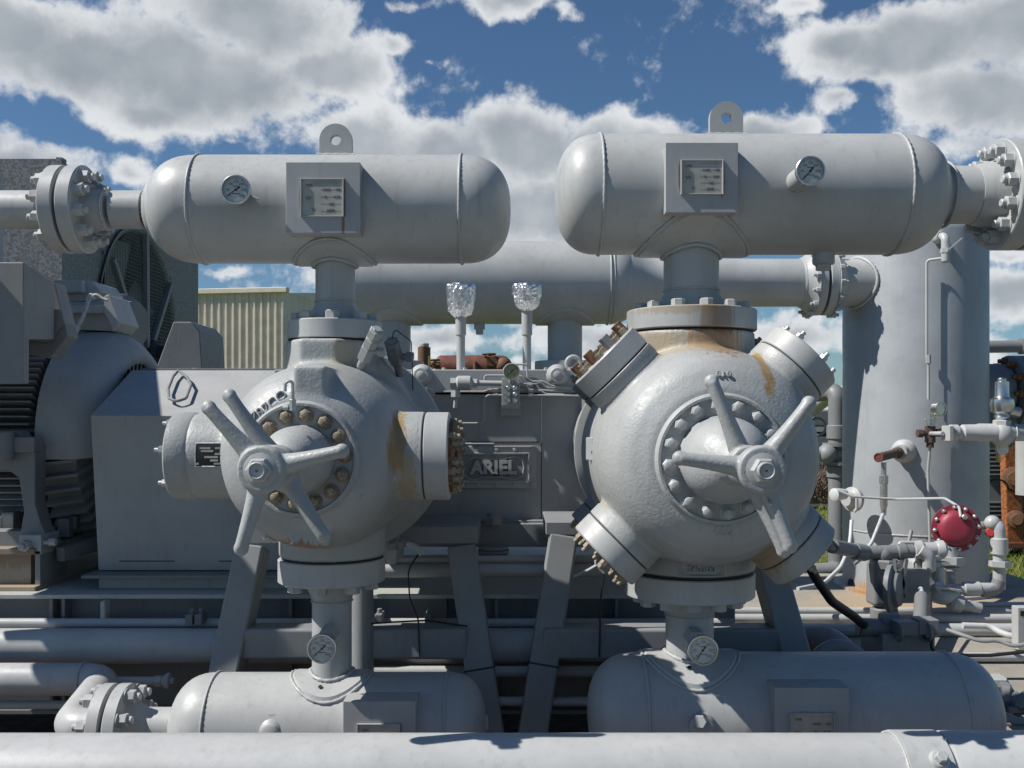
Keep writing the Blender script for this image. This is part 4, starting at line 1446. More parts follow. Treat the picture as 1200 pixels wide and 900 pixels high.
CBX = thing('shade_blocker', 'unseen grey cabinet on steel posts standing left of the motor', 'blocker', (-3.3, 4.9, 0))  # out of view, added to throw shade on the motor, guard and legs
obj('enclosure', MB().bb((-3.6, 3.95, 2.3), (-3.0, 5.8, 3.15)), 'paint_flat', CBX, bevel=.01)
for yy in (4.2, 5.6):
    obj('post', MB().bb((-3.56, yy - .04, 0), (-3.48, yy + .04, 2.3)), 'paint_frame', CBX)
obj('blocker_front', MB().bb((-3.55, 3.93, 2.35), (-3.05, 3.95, 3.1)), 'paint_flat', CBX, bevel=.005)
# ------------------------------------------------------------------ cooler
m_, t_, b_ = newmat('galvanised')
g_ = t_.n('ShaderNodeNewGeometry').outputs['Position']
vo = t_.n('ShaderNodeTexVoronoi')
t_.set(vo.inputs['Vector'], t_.vm('ADD', g_, t_.vm('SCALE', g_, scale=.0)))
vo.inputs['Scale'].default_value = 60
sp = t_.n('ShaderNodeSeparateXYZ')
t_.set(sp.inputs[0], vo.outputs['Color'])
n1 = t_.noise(g_, 42, 7, .7, .4)
f_ = t_.m('MULTIPLY_ADD', sp.outputs[0], .35, t_.m('MULTIPLY', n1, .9))
t_.set(b_.inputs['Base Color'], t_.mix(t_.ss(f_, .42, .85), (.13, .135, .14), (.29, .30, .305)))
b_.inputs['Metallic'].default_value = .25
t_.set(b_.inputs['Roughness'], t_.ss(f_, .3, .8, .5, .68))

CO = thing('air_cooler', 'tall galvanised air cooler with a round fan behind wire mesh', 'cooler', (-5, 11, 0))
XW, Y0, Y1, ZT = -4.163, 9.0, 13.0, 4.05
fy, fz, frd = 10.95, 2.66, 1.08


def wall_hole(b, x0, x1, cy, cz, r, ya, yb, za, zb, n=72):
    vs, fs = [], []
    for xx in (x0, x1):
        for k in range(n):
            a = 2 * PI * k / n
            vs.append(V((xx, cy + r * math.cos(a), cz + r * math.sin(a))))
        for k in range(n):
            a = 2 * PI * k / n
            c_, s_ = math.cos(a), math.sin(a)
            tt = min(((yb - cy) / c_ if c_ > 1e-6 else (ya - cy) / c_ if c_ < -1e-6 else 9e9), ((zb - cz) / s_ if s_ > 1e-6 else (za - cz) / s_ if s_ < -1e-6 else 9e9))
            vs.append(V((xx, cy + c_ * tt, cz + s_ * tt)))
    for k in range(n):
        k2 = (k + 1) % n
        fs += [(k, k2, n + k2, n + k), (2 * n + k, 3 * n + k, 3 * n + k2, 2 * n + k2), (k, 2 * n + k, 2 * n + k2, k2), (n + k, n + k2, 3 * n + k2, 3 * n + k)]
    return b.add(vs, fs)


sq = 1.5
b = wall_hole(MB(), XW - .02, XW, fy, fz, frd, fy - sq, fy + sq, .9, ZT - .0)
b.bb((XW - .02, Y0, 0), (XW, fy - sq, ZT)).bb((XW - .02, fy + sq, 0), (XW, Y1, ZT)).bb((XW - .02, fy - sq, 0), (XW, fy + sq, .9))
obj('fan_wall', b, 'galvanised', CO)
obj('front_wall', MB().bb((-8.0, Y0 - .02, 0), (XW - .002, Y0, ZT)), 'galvanised', CO)
obj('corner_angle', MB().bb((XW - .003, Y0 - .035, 0), (XW + .05, Y0 + .06, ZT + .01)), 'galvanised', CO)
obj('roof', MB().bb((-8.0, Y0, ZT - .02), (XW - .02, Y1, ZT - .002)), 'galvanised', CO)
obj('back_wall', MB().bb((-8.0, Y1, 0), (XW, Y1 + .02, ZT)), 'galvanised', CO)
obj('fin_bank', MB().bb((-6.3, Y0 + .01, 0), (-6.2, Y1, ZT - .02)), 'black', CO)
obj('fan_ring', MB().lathe((XW - .4, fy, fz), X, [(0, frd - .01), (.40, frd - .01), (.43, frd + .04), (.43, frd + .065), (.4, frd + .02), (0, frd + .02)], 80, closed=True), 'galvanised', CO)
bl = MB()
for k in range(6):
    a = 2 * PI * k / 6 + .5
    d_ = V((0, math.cos(a), math.sin(a)))
    tn = X.cross(d_)
    o_ = V((XW - .28, fy, fz))
    bl.prism([o_ + d_ * .2 - tn * .08, o_ + d_ * 1.0 - tn * .22 + X * .08, o_ + d_ * 1.02 + tn * .2 - X * .08, o_ + d_ * .2 + tn * .1 - X * .04], X * .015)
bl.lathe((XW - .34, fy, fz), X, [(0, .2), (.14, .2), (.15, .1)], 24)
obj('fan_blades', bl, 'paint', CO)
gm = MB()
nn = 26
for k in range(-nn, nn + 1):
    q = k * frd / nn
    h = math.sqrt(max(0, frd * frd - q * q))
    if h < .05:
        continue
    gm.cyl((XW + .03, fy + q, fz - h), (XW + .03, fy + q, fz + h), .004, 4)
    gm.cyl((XW + .035, fy - h, fz + q), (XW + .035, fy + h, fz + q), .004, 4)
obj('wire_guard', gm, 'paint_dark', CO)
XO = XW + .07


def on_wall(px, py, x=XO):
    D = x / ((px - CX) / F)
    return V((x, D, CAMZ - (py - CY) / F * D))


bs_ = MB()
for (a, c, w_) in (((171, 274), (172, 408), .075), ((132, 303), (167, 412), .06), ((200, 333), (178, 404), .06)):
    bs_.bar(on_wall(*a), on_wall(*c), w_, .05, X)
obj('shaft_brace', bs_, 'paint_dark', CO)
obj('shaft_bearing', MB().lathe(on_wall(172, 415, XO - .06), X, [(0, .16), (.1, .16), (.14, .1), (.3, .08)], 24).box(on_wall(172, 425, XO), (.2, .35, .12)), 'gasket', CO)
for k in range(10):
    bolt(CO, (XW, fy + (frd + .12) * math.cos(k * .63), fz + (frd + .12) * math.sin(k * .63)), X, .04, 'galvanised', 'hex')
single('belt_guard', MB().prism(poly_px([(182, 434), (203, 377), (224, 377), (234, 388), (237, 434)], 8.6), V((0, .7, 0))), 'paint_dark', 'dark sloping sheet guard standing before the cooler fan', 'guard', bevel=.01)

# ------------------------------------------------------------------ metal building far left
paint('siding', (.73, .65, .55), .6, dirt=.12)
BD = thing('metal_building', 'beige corrugated metal building with a flat eave behind the cooler', 'building', (-12, 30, 0))
bx0, bx1, byf, btop = -18.0, XD(336, 30), 30.0, 1.7 + (487 - 343) / F * 30
b = MB()
n = int((bx1 - bx0) / .23)
poly = []
for k in range(n):
    x_ = bx0 + k * .23
    poly += [V((x_, byf, 0)), V((x_ + .15, byf, 0)), V((x_ + .165, byf - .05, 0)), V((x_ + .215, byf - .05, 0))]
poly += [V((bx1, byf, 0)), V((bx1, byf + .2, 0)), V((bx0, byf + .2, 0))]
obj('front_wall', b.prism(poly, V((0, 0, btop))), 'siding', BD)
obj('gutter', MB().bb((bx0, byf - .14, btop), (bx1 + .05, byf + .1, btop + .16)), 'siding', BD, bevel=.02)
obj('side_wall', MB().bb((bx1 - .1, byf + .2, 0), (bx1 - .02, byf + 12, btop)), 'siding', BD)
obj('roof', MB().prism([V((bx1, byf + .1, btop)), V((bx1, byf + 6, btop + .75)), V((bx1, byf + 12, btop)),], V((-12, 0, 0))), 'siding', BD)

BD.location = (bx1, byf, 0)
for o_ in list(COL.objects):
    if o_.parent == BD:
        o_.matrix_local = Matrix.Translation(V((-12, 30, 0)) - V((bx1, byf, 0)))
BD.rotation_euler.z = math.radians(-9)
# ------------------------------------------------------------------ ground, deck, grass
m_, t_, b_ = newmat('ground')
g_ = t_.n('ShaderNodeNewGeometry').outputs['Position']
c_ = t_.mix(t_.ss(t_.noise(g_, .8, 6, .65), .35, .65), (.075, .10, .022), (.13, .14, .035))
c_ = t_.mix(t_.ss(t_.noise(g_, 5, 5, .6), .5, .75), c_, (.11, .10, .045))
t_.set(b_.inputs['Base Color'], c_)
b_.inputs['Roughness'].default_value = .9
struct('ground', MB().bb((-400, -100, -.3), (400, 900, 0)), 'ground')
plain('gravel', (.15, .145, .135), .9, var=.4, scale=30, bump=.5)
struct('gravel_pad', MB().bb((-14, -12, -.2), (2.2, 7.4, .004)).bb((2.2, -12, -.2), (14, 5.5, .004)), 'gravel')
m_, t_, b_ = newmat('concrete')
g_ = t_.n('ShaderNodeNewGeometry').outputs['Position']
c_ = t_.mix(t_.ss(t_.noise(g_, 2.5, 6, .65), .3, .7), (.34, .31, .26), (.24, .22, .19))
c_ = t_.mix(t_.ss(t_.noise(g_, 45, 6, .7), .55, .75), c_, (.13, .12, .10))
d_ = t_.vm('LENGTH', t_.vm('MULTIPLY', t_.vm('SUBTRACT', g_, (3.15, 7.55, .25)), (1 / 1.0, 1 / .75, 1)))
c_ = t_.mix(t_.m('MULTIPLY', t_.ss(t_.m('MULTIPLY_ADD', t_.noise(g_, 9, 8, .75), 1.5, t_.m('SUBTRACT', .6, d_)), .25, .9), .85), c_, (.37, .28, .18))
t_.set(b_.inputs['Base Color'], c_)
b_.inputs['Roughness'].default_value = .85
t_.set(b_.inputs['Normal'], t_.bump(t_.noise(g_, 60, 5, .6), .3, .006))
# deck sections with open joints
ZK = .25
edges = [4.0, 4.62, 5.02, 5.42, 5.78, 9.05]
b = MB()
for a, c in zip(edges, edges[1:]):
    b.bb((1.15, a, ZK - .06), (4.55, c - .035, ZK))
struct('deck', b, 'concrete', bevel=.004)
b = MB().prism([V((4.55, 4.0, ZK - .06)), V((7, 4.0, ZK - .06)), V((7, 5.6, ZK - .06)), V((4.9, 7.7, ZK - .06)), V((4.55, 7.85, ZK - .06))], V((0, 0, .06)))
struct('deck', b, 'concrete')
struct('skid_floor', MB().bb((-5, 3.0, -.02), (1.15, 6.5, .05)).bb((1.15, 3.0, .0), (6, 5.9, .12)), 'skid_dirt' if 'skid_dirt' in MATS else 'wood_block')
# debris and planks seen low between the legs
dbr = MB()
rnd = random.Random(3)
for k in range(46):
    x_, y_ = rnd.uniform(-2.6, 1.6), rnd.uniform(4.1, 4.7)
    a = rnd.uniform(-.12, .12)
    L = rnd.uniform(.15, .7)
    dbr.bar(V((x_, y_, .07 + .01 * (k % 5))), V((x_ + L, y_ + L * a, .075 + .01 * (k % 5))), rnd.uniform(.01, .05), .02)
tag(obj('debris', dbr, 'wood_block'), 'strewn planks and dirt on the floor under the skid', 'debris', None, 'stuff')

# grass blades
rnd = random.Random(11)
vs, fs = [], []
for k in range(42000):
    r_ = rnd.random()
    if r_ < .85:
        x_, y_ = rnd.uniform(3.8, 11.5), rnd.uniform(8.0, 18)
        if abs(x_ / y_ - .52) > .1 and rnd.random() < .6:
            continue
    else:
        x_, y_ = rnd.uniform(2.0, 6), rnd.uniform(9.2, 16)
    h = rnd.uniform(.05, .16) * (1 + .6 * noise.noise(V((x_, y_, 0)) * 1.7))
    a = rnd.uniform(0, 2 * PI)
    lx_, ly_ = math.cos(a), math.sin(a)
    wv = .006
    ln = rnd.uniform(.02, .09)
    p = V((x_, y_, 0))
    n0 = len(vs)
    vs += [p + V((-ly_ * wv, lx_ * wv, 0)), p + V((ly_ * wv, -lx_ * wv, 0)), p + V((lx_ * ln * .4, ly_ * ln * .4, h * .6)), p + V((lx_ * ln, ly_ * ln, h))]
    fs += [(n0, n0 + 1, n0 + 2), (n0 + 2, n0 + 1, n0 + 3)]
m_, t_, b_ = newmat('grass')
g_ = t_.n('ShaderNodeNewGeometry').outputs['Position']
t_.set(b_.inputs['Base Color'], t_.mix(t_.ss(t_.noise(g_, 9, 4, .6), .35, .65), (.13, .19, .03), (.23, .24, .06)))
b_.inputs['Roughness'].default_value = .6
tag(obj('grass', MB().add(vs, fs), 'grass', flat=True, recalc=False), 'rough yellow green grass behind the skid deck', 'grass', None, 'stuff')

# ------------------------------------------------------------------ rear bottle and its pipe
RB = thing('rear_bottle', 'large rear pressure vessel above the crankcase, half hidden behind the two front bottles', 'pressure vessel', (-.4, 8.25, 2.4))
DR = 8.13
rz, rr = 2.80, .341
xa, xb = XD(425, DR), XD(712, DR)
sho = obj('shell', shell(xa, xb, DR, rz, rr, .22, .27), 'paint', RB, ang=60)
weld(sho, (xb, DR, rz), X, rr + .002, .008)
weld(sho, (xb + .03, DR, rz), X, rr + .0, .006)
obj('reducer', MB().lathe((xb + .12, DR, rz), X, [(0, .31), (.06, .29), (.13, .25), (.22, .215), (.3, .2), (XD(948, DR) - xb - .12, .196)], 56), 'paint', RB)
for px in (461, 662):
    x_ = XD(px, DR)
    zb_ = ZD(432, DR)
    no = obj('nozzle', MB().cyl((x_, DR, rz - .2), (x_, DR, zb_ - .3), .143, 48), 'paint', RB)
    obj('reinforcing_pad', MB().saddle((x_, DR, rz), -Z, X, rr, .143, .25, .014), 'paint', RB)
    obj('foot_flange', MB().cyl((x_, DR, zb_ - .02), (x_, DR, zb_ + .06), .25, 48, .005), 'paint', no)
c = P(462, 322, 7.91)
obj('front_coupling', MB().lathe(c, -Y, [(0, .055), (.02, .05), (.04, .035)], 24).hexn(c - Y * .03, c - Y * .07, .035), 'paint', RB)
obj('drain_nozzle', MB().cyl(P(562, 378, DR), P(562, 386, DR), .045, 20).hexn(P(562, 386, DR), P(562, 392, DR), .035), 'paint', RB)
neck_flange(RB, (XD(960, DR), DR, rz), -X, .196, .27, .07, 14, .042, .1, 'paint', 'stud', a0=.1)
weld(RB, (XD(938, DR), DR, rz), X, .199, .007)

# ------------------------------------------------------------------ separator tank
TX, TY, TR = 3.4, 8.3, .575
paint('tank', (.33, .352, .37), .4, dirt=.18, zones=[(V((TX - .35, TY - .5, .25)), (.6, .5, .16), (.40, .20, .06), .9, True)])
TK = thing('separator_tank', 'tall upright cylindrical tank on the right standing on the deck', 'tank', (TX, TY, ZK))
obj('shell', MB().lathe((TX, TY, ZK + .03), Z, [(0, TR), (2.9, TR), (2.96, TR - .02), (3.02, TR - .1), (3.05, 0)], 128), 'tank', TK)
obj('base_ring', MB().lathe((TX, TY, ZK), Z, [(0, TR + .07), (.025, TR + .07), (.03, TR)], 96), 'tank', TK)
weld(TK, (TX, TY, ZD(626, TY - TR) - .02), Z, TR + .001, .007)
ho = P(999, 693, 7.85)


def on_tank(px, py, out=0.0):
    """where the sight line meets the tank's shell"""
    k = (px - CX) / F
    A, B, C = 1 + k * k, -2 * (k * TX + TY), TX * TX + TY * TY - (TR + out) ** 2
    D = (-B - math.sqrt(max(0, B * B - 4 * A * C))) / (2 * A)
    return P(px, py, D)


hp_ = on_tank(999, 690, -.01)
hn = V((hp_.x - TX, hp_.y - TY, 0)).normalized()
hb = MB().lathe(hp_ + V((0, 0, .03)), hn, [(0, .055), (.015, .055)], 28)
hb.box(hp_ - V((0, 0, .02)) + hn * .0075, (.11, .015, .1), Matrix.Rotation(math.atan2(hn.y, hn.x) + PI / 2, 3, 'Z'))
obj('skirt_opening', hb, 'black', TK)
# inlet from the rear bottle
IN = thing('inlet_spool', 'short flanged pipe stub that enters the upper left side of the tank', 'pipe', (2.8, DR, rz))
neck_flange(IN, (XD(963, DR), DR, rz), X, .196, .27, .07, 14, .042, .08, 'paint', 'stud', a0=.1)
obj('tube', MB().cyl((XD(974, DR), DR, rz), (3.05, DR, rz), .196, 48), 'paint', IN)
pts, rad = [], []
for q_, rr2 in ((.205, .014),):
    pts = []
    for k in range(81):
        a = 2 * PI * k / 80
        yy = DR + math.cos(a) * q_ - .0
        zz = rz + math.sin(a) * q_
        dx = math.sqrt(max(.02, (TR + .008) ** 2 - (yy - TY) ** 2))
        pts.append(V((TX - dx, yy, zz)))
    obj('weld_bead', MB().sweep(pts, [rr2 * (1 + .2 * math.sin(k * 2.9)) for k in range(81)], 8), 'paint', IN, ang=80)
# vent valve and tubing on the tank face
VV = thing('vent_valve', 'small white elbow valve high on the tank with a thin tube running down', 'valve', on_tank(1100, 276, .05))
p_ = on_tank(1098, 279)
q_ = on_tank(1108, 276, .12)
obj('body', MB().cyl(p_, p_ + (q_ - p_) * .6, .05, 24, .008).pipe([p_, V((q_.x, q_.y, q_.z)), V((q_.x, q_.y, q_.z - .2))], .032, .05, 16).hexn(V((q_.x, q_.y, q_.z - .1)), V((q_.x, q_.y, q_.z - .14)), .04).hexn(V((q_.x, q_.y, q_.z - .18)), V((q_.x, q_.y, q_.z - .21)), .03), 'paint', VV)
obj('handle', MB().bar(V((q_.x, q_.y - .04, q_.z - .12)), V((q_.x + .1, q_.y - .06, q_.z - .03)), .02, .012), 'paint', VV)
tp = [V((q_.x, q_.y, q_.z - .2)), V((q_.x, q_.y, P(0, 302, q_.y).z)), on_tank(1086, 305, .05), on_tank(1086, 420, .05), on_tank(1088, 428, .05), on_tank(1088, 468, .05)]
obj('tube', MB().pipe(tp, .011, .03, 10), 'paint', VV)
obj('union', MB().hexn(on_tank(1088, 416, .05), on_tank(1088, 426, .05), .02), 'paint', VV)

MG = thing('instrument_manifold', 'brown manifold valve on the tank with a steel gauge turned sideways', 'valve', on_tank(1090, 510, .1))
c = on_tank(1090, 508, .12)
obj('body', MB().hexn(c + V((0, 0, -.07)), c + V((0, 0, .06)), .04).cyl(c + V((-.09, 0, 0)), c + V((.09, 0, .01)), .026, 16).hexn(c + V((-.1, 0, 0)), c + V((-.06, 0, 0)), .035).hexn(c + V((.05, 0, .005)), c + V((.09, 0, .008)), .035).cyl(c + V((0, 0, -.11)), c + V((0, 0, -.05)), .028, 16), 'brown_iron', MG)
obj('riser', MB().cyl(c + V((.015, 0, .06)), c + V((.02, 0, .15)), .02, 16).hexn(c + V((.015, 0, .08)), c + V((.018, 0, .12)), .032), 'steel', MG)
obj('needle_handle', MB().cyl(c + V((-.03, -.02, .06)), c + V((-.06, -.05, .11)), .007, 8), 'steel', MG)
gc = c + V((.02, -.02, .19))
obj('gauge_case', MB().lathe(gc - V((.5, .6, 0)) * -.03, V((.35, -.75, 0)), [(0, .045), (.005, .052), (.05, .052), (.056, .058), (.062, .058), (.063, .05), (.056, .048), (.056, 0)], 32), 'steel', MG)
obj('down_tube', MB().pipe([c + V((0, 0, -.1)), V((c.x, c.y + .04, c.z - .3)), on_tank(1090, 640, .06)], .011, .04, 10), 'paint', MG)

# relief valve on its header
RV = thing('relief_valve', 'steel relief valve standing on a lumpy white wrapped pipe right of the tank', 'valve', P(1172, 500, 7.3))
DV = 7.25
obj('header_pipe', MB().lathe(P(1112, 507, DV), X, [(0, .03), (.01, .06), (.06, .06), (.065, .045), (.09, .045), (.1, .06), (.2, .062), (.22, .068), (.36, .066), (.38, .075), (.42, .075), (.44, .064), (.7, .06)], 36), 'paint', RV)
obj('tee', MB().ball(P(1174, 509, DV), .085, 24, (1, 1, 1.1)).hexn(P(1174, 500, DV), P(1174, 492, DV), .062), 'paint', RV)
vb = P(1174, 492, DV)
obj('valve_body', MB().lathe(vb, Z, [(0, .04), (.02, .055), (.04, .05), (.06, .075), (.11, .085), (.15, .08), (.165, .055), (.18, .05), (.28, .048), (.285, .03), (.3, .03), (.31, .022)], 32), 'steel', RV)
obj('side_port', MB().cyl(vb + V((.05, 0, .07)), vb + V((.13, 0, .05)), .04, 24, .006), 'zinc', RV)
obj('cable_tie', MB().torus(P(1187, 507, DV), X, .068, .005, 30, 6), 'pvc', RV)
obj('clamp', MB().bb(P(1113, 517, DV - .07), P(1118, 499, DV - .07) + V((0, .14, 0))), 'paint', RV, bevel=.005)
pp = MB().pipe([P(1105, 508, DV), P(1097, 508, DV + .1), c], .016, .03, 10)
obj('tube', pp, 'paint', RV)

# probe with the red cap and conduit drop
PR = thing('level_probe', 'rusty probe with a red end cap and steel conduit hanging from the tank', 'instrument', on_tank(1050, 533))
a_ = on_tank(1058, 529)
n_ = V((a_.x - TX, a_.y - TY, 0)).normalized()
e_ = P(1030, 536, 7.42)
dd_ = (e_ - a_).normalized()
obj('weld_boss', MB().lathe(a_ - dd_ * .02, dd_, [(0, .1), (.03, .09), (.05, .065), (.09, .055)], 28), 'paint', PR)
obj('probe_body', MB().cyl(a_ + dd_ * .05, e_, .034, 24, .004).lathe(a_ + dd_ * .1, dd_, [(0, .044), (.04, .046), (.05, .036)], 20), 'brown_iron', PR)
obj('end_cap', MB().lathe(e_ - dd_ * .01, dd_, [(0, .037), (.02, .037), (.022, .03), (.016, .026), (.016, 0)], 24), 'red_brown', PR)
s_ = e_ + V((.055, .05, -.04))
obj('conduit_union', MB().cyl(s_, s_ + V((0, 0, -.1)), .02, 16).hexn(s_ + V((0, 0, -.1)), s_ + V((0, 0, -.16)), .034).lathe(s_ + V((0, 0, -.16)), -Z, [(0, .028), (.17, .028), (.19, .022), (.24, .018)], 24), 'zinc', PR)
cp_ = [s_ + V((0, 0, -.38)), P(1030, 615, 7.3), P(1020, 640, 7.25), P(1003, 650, 7.2), P(985, 648, 7.2)]
obj('flex_cable', MB().pipe(cp_, .014, .16, 12), 'cable', PR)
obj('flex_cable', MB().pipe([P(1068, 622, 7.35), P(1062, 648, 7.3), P(1040, 657, 7.25), P(1010, 654, 7.2), P(1000, 662, 7.1)], .014, .14, 12), 'paint_frame', PR)

SW = thing('sight_fitting', 'round white fitting on the lower left edge of the tank with a thin tube', 'fitting', P(990, 580, 7.8))
obj('flange_disc', MB().lathe(P(1001, 585, 7.9), V((-.85, -.5, 0)), [(0, .1), (.03, .1), (.05, .06), (.1, .05)], 32), 'paint', SW)
obj('end_plug', MB().lathe(P(990, 579, 7.75), V((-.9, -.5, 0)), [(0, .04), (.08, .05), (.12, .05), (.13, .03)], 24), 'pvc', SW)
tt = [P(983, 575, 7.5), P(1000, 582, 7.45), P(1050, 585, 7.4), P(1107, 584, 7.1), P(1124, 594, 6.95), P(1126, 606, 6.88)]
obj('thin_tube', MB().pipe(tt, .010, .08, 10), 'paint', SW)
obj('wall_bracket', MB().pipe([P(1001, 600, 7.6), P(1004, 596, 7.6), P(1004, 584, 7.6)], .012, .02, 8), 'paint', SW)

# red diaphragm actuator
AC = thing('diaphragm_actuator', 'round crimson diaphragm actuator with a rim of bolts in front of the tank', 'actuator', P(1121, 650, 6.9))
ac = P(1121, 619, 6.95)
ax_ = V((-.16, -1, .04)).normalized()
rr_ = S(27.5, 6.95)
obj('rear_dome', MB().lathe(ac - ax_ * .015, -ax_, [(0, rr_), (.01, rr_), (.012, rr_ * .8), (.06, rr_ * .7), (.1, rr_ * .4), (.11, 0)], 64), 'red_paint', AC)
fd = obj('front_dome', MB().lathe(ac - ax_ * .014, ax_, [(0, rr_ * .98), (.004, rr_), (.012, rr_), (.014, rr_ * .79), (.03, rr_ * .76), (.055, rr_ * .66), (.066, rr_ * .5), (.070, rr_ * .3), (.071, 0)], 72), 'red_paint', AC, ang=50)
bolt_ring(fd, ac - ax_ * .001, ax_, rr_ * .89, 12, .022, 'zinc', 'nut', .1)
obj('air_port', MB().hexn(ac + ax_ * .06 + V((.035, 0, .085)), ac + ax_ * .085 + V((.035, 0, .085)), .02).cyl(ac + ax_ * .08 + V((.035, 0, .085)), ac + ax_ * .1 + V((.035, 0, .085)), .011, 12), 'zinc', AC)
st_ = P(1114, 650, 6.95)
obj('yoke', MB().cyl(P(1114, 640, 6.98), P(1114, 660, 6.98), .05, 24).hexn(P(1114, 652, 6.98), P(1114, 662, 6.98), .095).cyl(P(1114, 660, 6.98), P(1114, 700, 6.98), .04, 24).cyl(P(1114, 664, 6.98), P(1114, 668, 6.98), .062, 24), 'paint', AC)

# regulators, valves and pipe bits before the tank
def kit(name, label, cat, pieces, mat='paint', group=None):
    t = thing(name, label, cat, pieces[0][1].v[0], group)
    for p in pieces:
        obj(p[0], p[1], p[2] if len(p) > 2 else mat, t, bevel=p[3] if len(p) > 3 else 0)
    return t


D = 6.8
kit('pressure_regulator', 'white cast regulator with a tall slab body between the dark valve and the red actuator', 'regulator', [
    ('body', MB().prism(poly_px([(1074, 705), (1073, 660), (1078, 655), (1078, 640), (1086, 637), (1092, 640), (1093, 668), (1096, 680), (1094, 705)], D), V((0, .16, 0))), 'paint', .008),
    ('arm', MB().pipe([P(1078, 645, D - .05), P(1089, 652, D - .06), P(1089, 668, D - .05)], .045, .06, 16)),
    ('cross_pipe', MB().lathe(P(1062, 644, D), X, [(0, .018), (.05, .018), (.051, .06), (.1, .065), (.12, .05), (.2, .052), (.21, .06), (.25, .065), (.27, .05)], 28)),
    ('bonnet', MB().ball(P(1096, 651, D), .05, 20).box(P(1096, 660, D), (.16, .1, .02)).cyl(P(1096, 652, D), P(1096, 664, D), .035, 16), 'paint_old'),
    ('spring_post', MB().cyl(P(1100, 664, D), P(1100, 692, D), .035, 20), 'paint_old'),
    ('sense_tube', MB().pipe([P(1070, 636, D), P(1055, 636, D), P(1053, 640, D), P(1053, 700, D)], .014, .04, 10)),
    ('label_ring', MB().cyl(P(1096, 693, D - .04), P(1103, 689, D - .08), .05, 20))])
kit('ball_valve', 'pale ball valve and tee low in front of the tank, below the red actuator', 'valve', [
    ('pipe', MB().pipe([P(1088, 695, D), P(1112, 692, D), P(1145, 690, D), P(1164, 690, D)], .042, .05, 20)),
    ('valve_body', MB().ball(P(1106, 697, D - .03), .085, 24, (1.3, 1, .8))),
    ('lever', MB().bar(P(1095, 688, D - .1), P(1126, 692, D - .1), .03, .012)),
    ('reducer', MB().lathe(P(1112, 704, D - .05), V((1, 0, -.25)), [(0, .05), (.02, .065), (.08, .065), (.09, .04), (.22, .036)], 24)),
    ('nipple', MB().cyl(P(1128, 690, D), P(1148, 690, D), .05, 24, .006)),
    ('dark_elbow', MB().pipe([P(1150, 692, D), P(1168, 690, D), P(1171, 680, D)], .045, .08, 20), 'paint_dark')])
kit('stand_pipe', 'white upright pipe with unions and a red tag beside the tank', 'pipe', [
    ('riser', MB().pipe([P(1171, 690, 6.9), P(1171, 616, 6.9), P(1160, 613, 6.95)], .042, .05, 20)),
    ('collar', MB().hexn(P(1171, 657, 6.9), P(1171, 665, 6.9), .08)),
    ('coupling', MB().cyl(P(1171, 650, 6.9), P(1171, 630, 6.9), .058, 24, .008)),
    ('elbow', MB().ball(P(1163, 613, 6.93), .055, 20)),
    ('dark_inlet', MB().cyl(P(1150, 616, 7.1), P(1160, 614, 6.95), .03, 16), 'paint_dark')])
single('red_tag', MB().cyl(P(1160, 624, 6.95), P(1160, 624, 6.90), .032, 20, .008), 'red_bright', 'small red handle beside the white upright pipe', 'handle')
DVx = 6.6
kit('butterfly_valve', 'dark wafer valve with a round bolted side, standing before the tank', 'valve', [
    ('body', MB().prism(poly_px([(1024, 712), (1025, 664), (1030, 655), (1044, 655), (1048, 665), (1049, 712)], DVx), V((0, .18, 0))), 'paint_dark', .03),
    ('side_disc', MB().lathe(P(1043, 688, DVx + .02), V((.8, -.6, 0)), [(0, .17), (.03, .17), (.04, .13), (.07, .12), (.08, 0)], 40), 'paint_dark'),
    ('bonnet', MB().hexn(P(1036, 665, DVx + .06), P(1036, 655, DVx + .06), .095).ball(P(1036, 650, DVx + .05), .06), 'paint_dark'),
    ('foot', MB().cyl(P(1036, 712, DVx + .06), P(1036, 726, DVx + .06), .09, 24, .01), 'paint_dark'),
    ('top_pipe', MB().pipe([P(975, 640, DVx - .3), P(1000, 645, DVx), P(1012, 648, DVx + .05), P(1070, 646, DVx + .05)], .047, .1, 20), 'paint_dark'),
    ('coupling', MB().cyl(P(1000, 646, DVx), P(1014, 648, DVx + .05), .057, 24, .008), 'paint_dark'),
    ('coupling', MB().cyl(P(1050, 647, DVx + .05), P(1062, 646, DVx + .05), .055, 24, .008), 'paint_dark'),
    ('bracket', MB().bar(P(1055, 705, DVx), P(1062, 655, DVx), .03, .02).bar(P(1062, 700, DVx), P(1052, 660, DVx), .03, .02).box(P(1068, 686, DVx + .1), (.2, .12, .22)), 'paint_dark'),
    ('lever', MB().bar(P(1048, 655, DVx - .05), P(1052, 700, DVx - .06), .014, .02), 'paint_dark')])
kit('valve_stand', 'dark steel stand with clips holding the pipework in front of the tank', 'stand', [
    ('block', MB().bb(P(1034, 790, 5.7), P(1096, 744, 5.7) + V((0, .35, 0))), 'paint_frame', .006),
    ('manifold', MB().cyl(P(1005, 735, 5.8), P(1095, 738, 5.8), .055, 24, .01).cyl(P(1032, 728, 5.8), P(1052, 728, 5.8), .05, 20), 'paint_dark'),
    ('clip', MB().torus(P(1053, 740, 5.66), V((1, 0, 0)), .05, .01, 16, 6), 'paint_dark'),
    ('clip', MB().torus(P(1087, 740, 5.66), V((1, 0, 0)), .05, .01, 16, 6), 'paint_dark'),
    ('clamp_block', MB().box(P(1060, 735, 5.7), (.12, .12, .08)).box(P(1084, 733, 5.7), (.12, .12, .09)), 'paint_dark', .008),
    ('post', MB().cyl(P(1078, 744, 5.85), P(1080, 700, 6.5), .045, 16), 'paint_dark')])
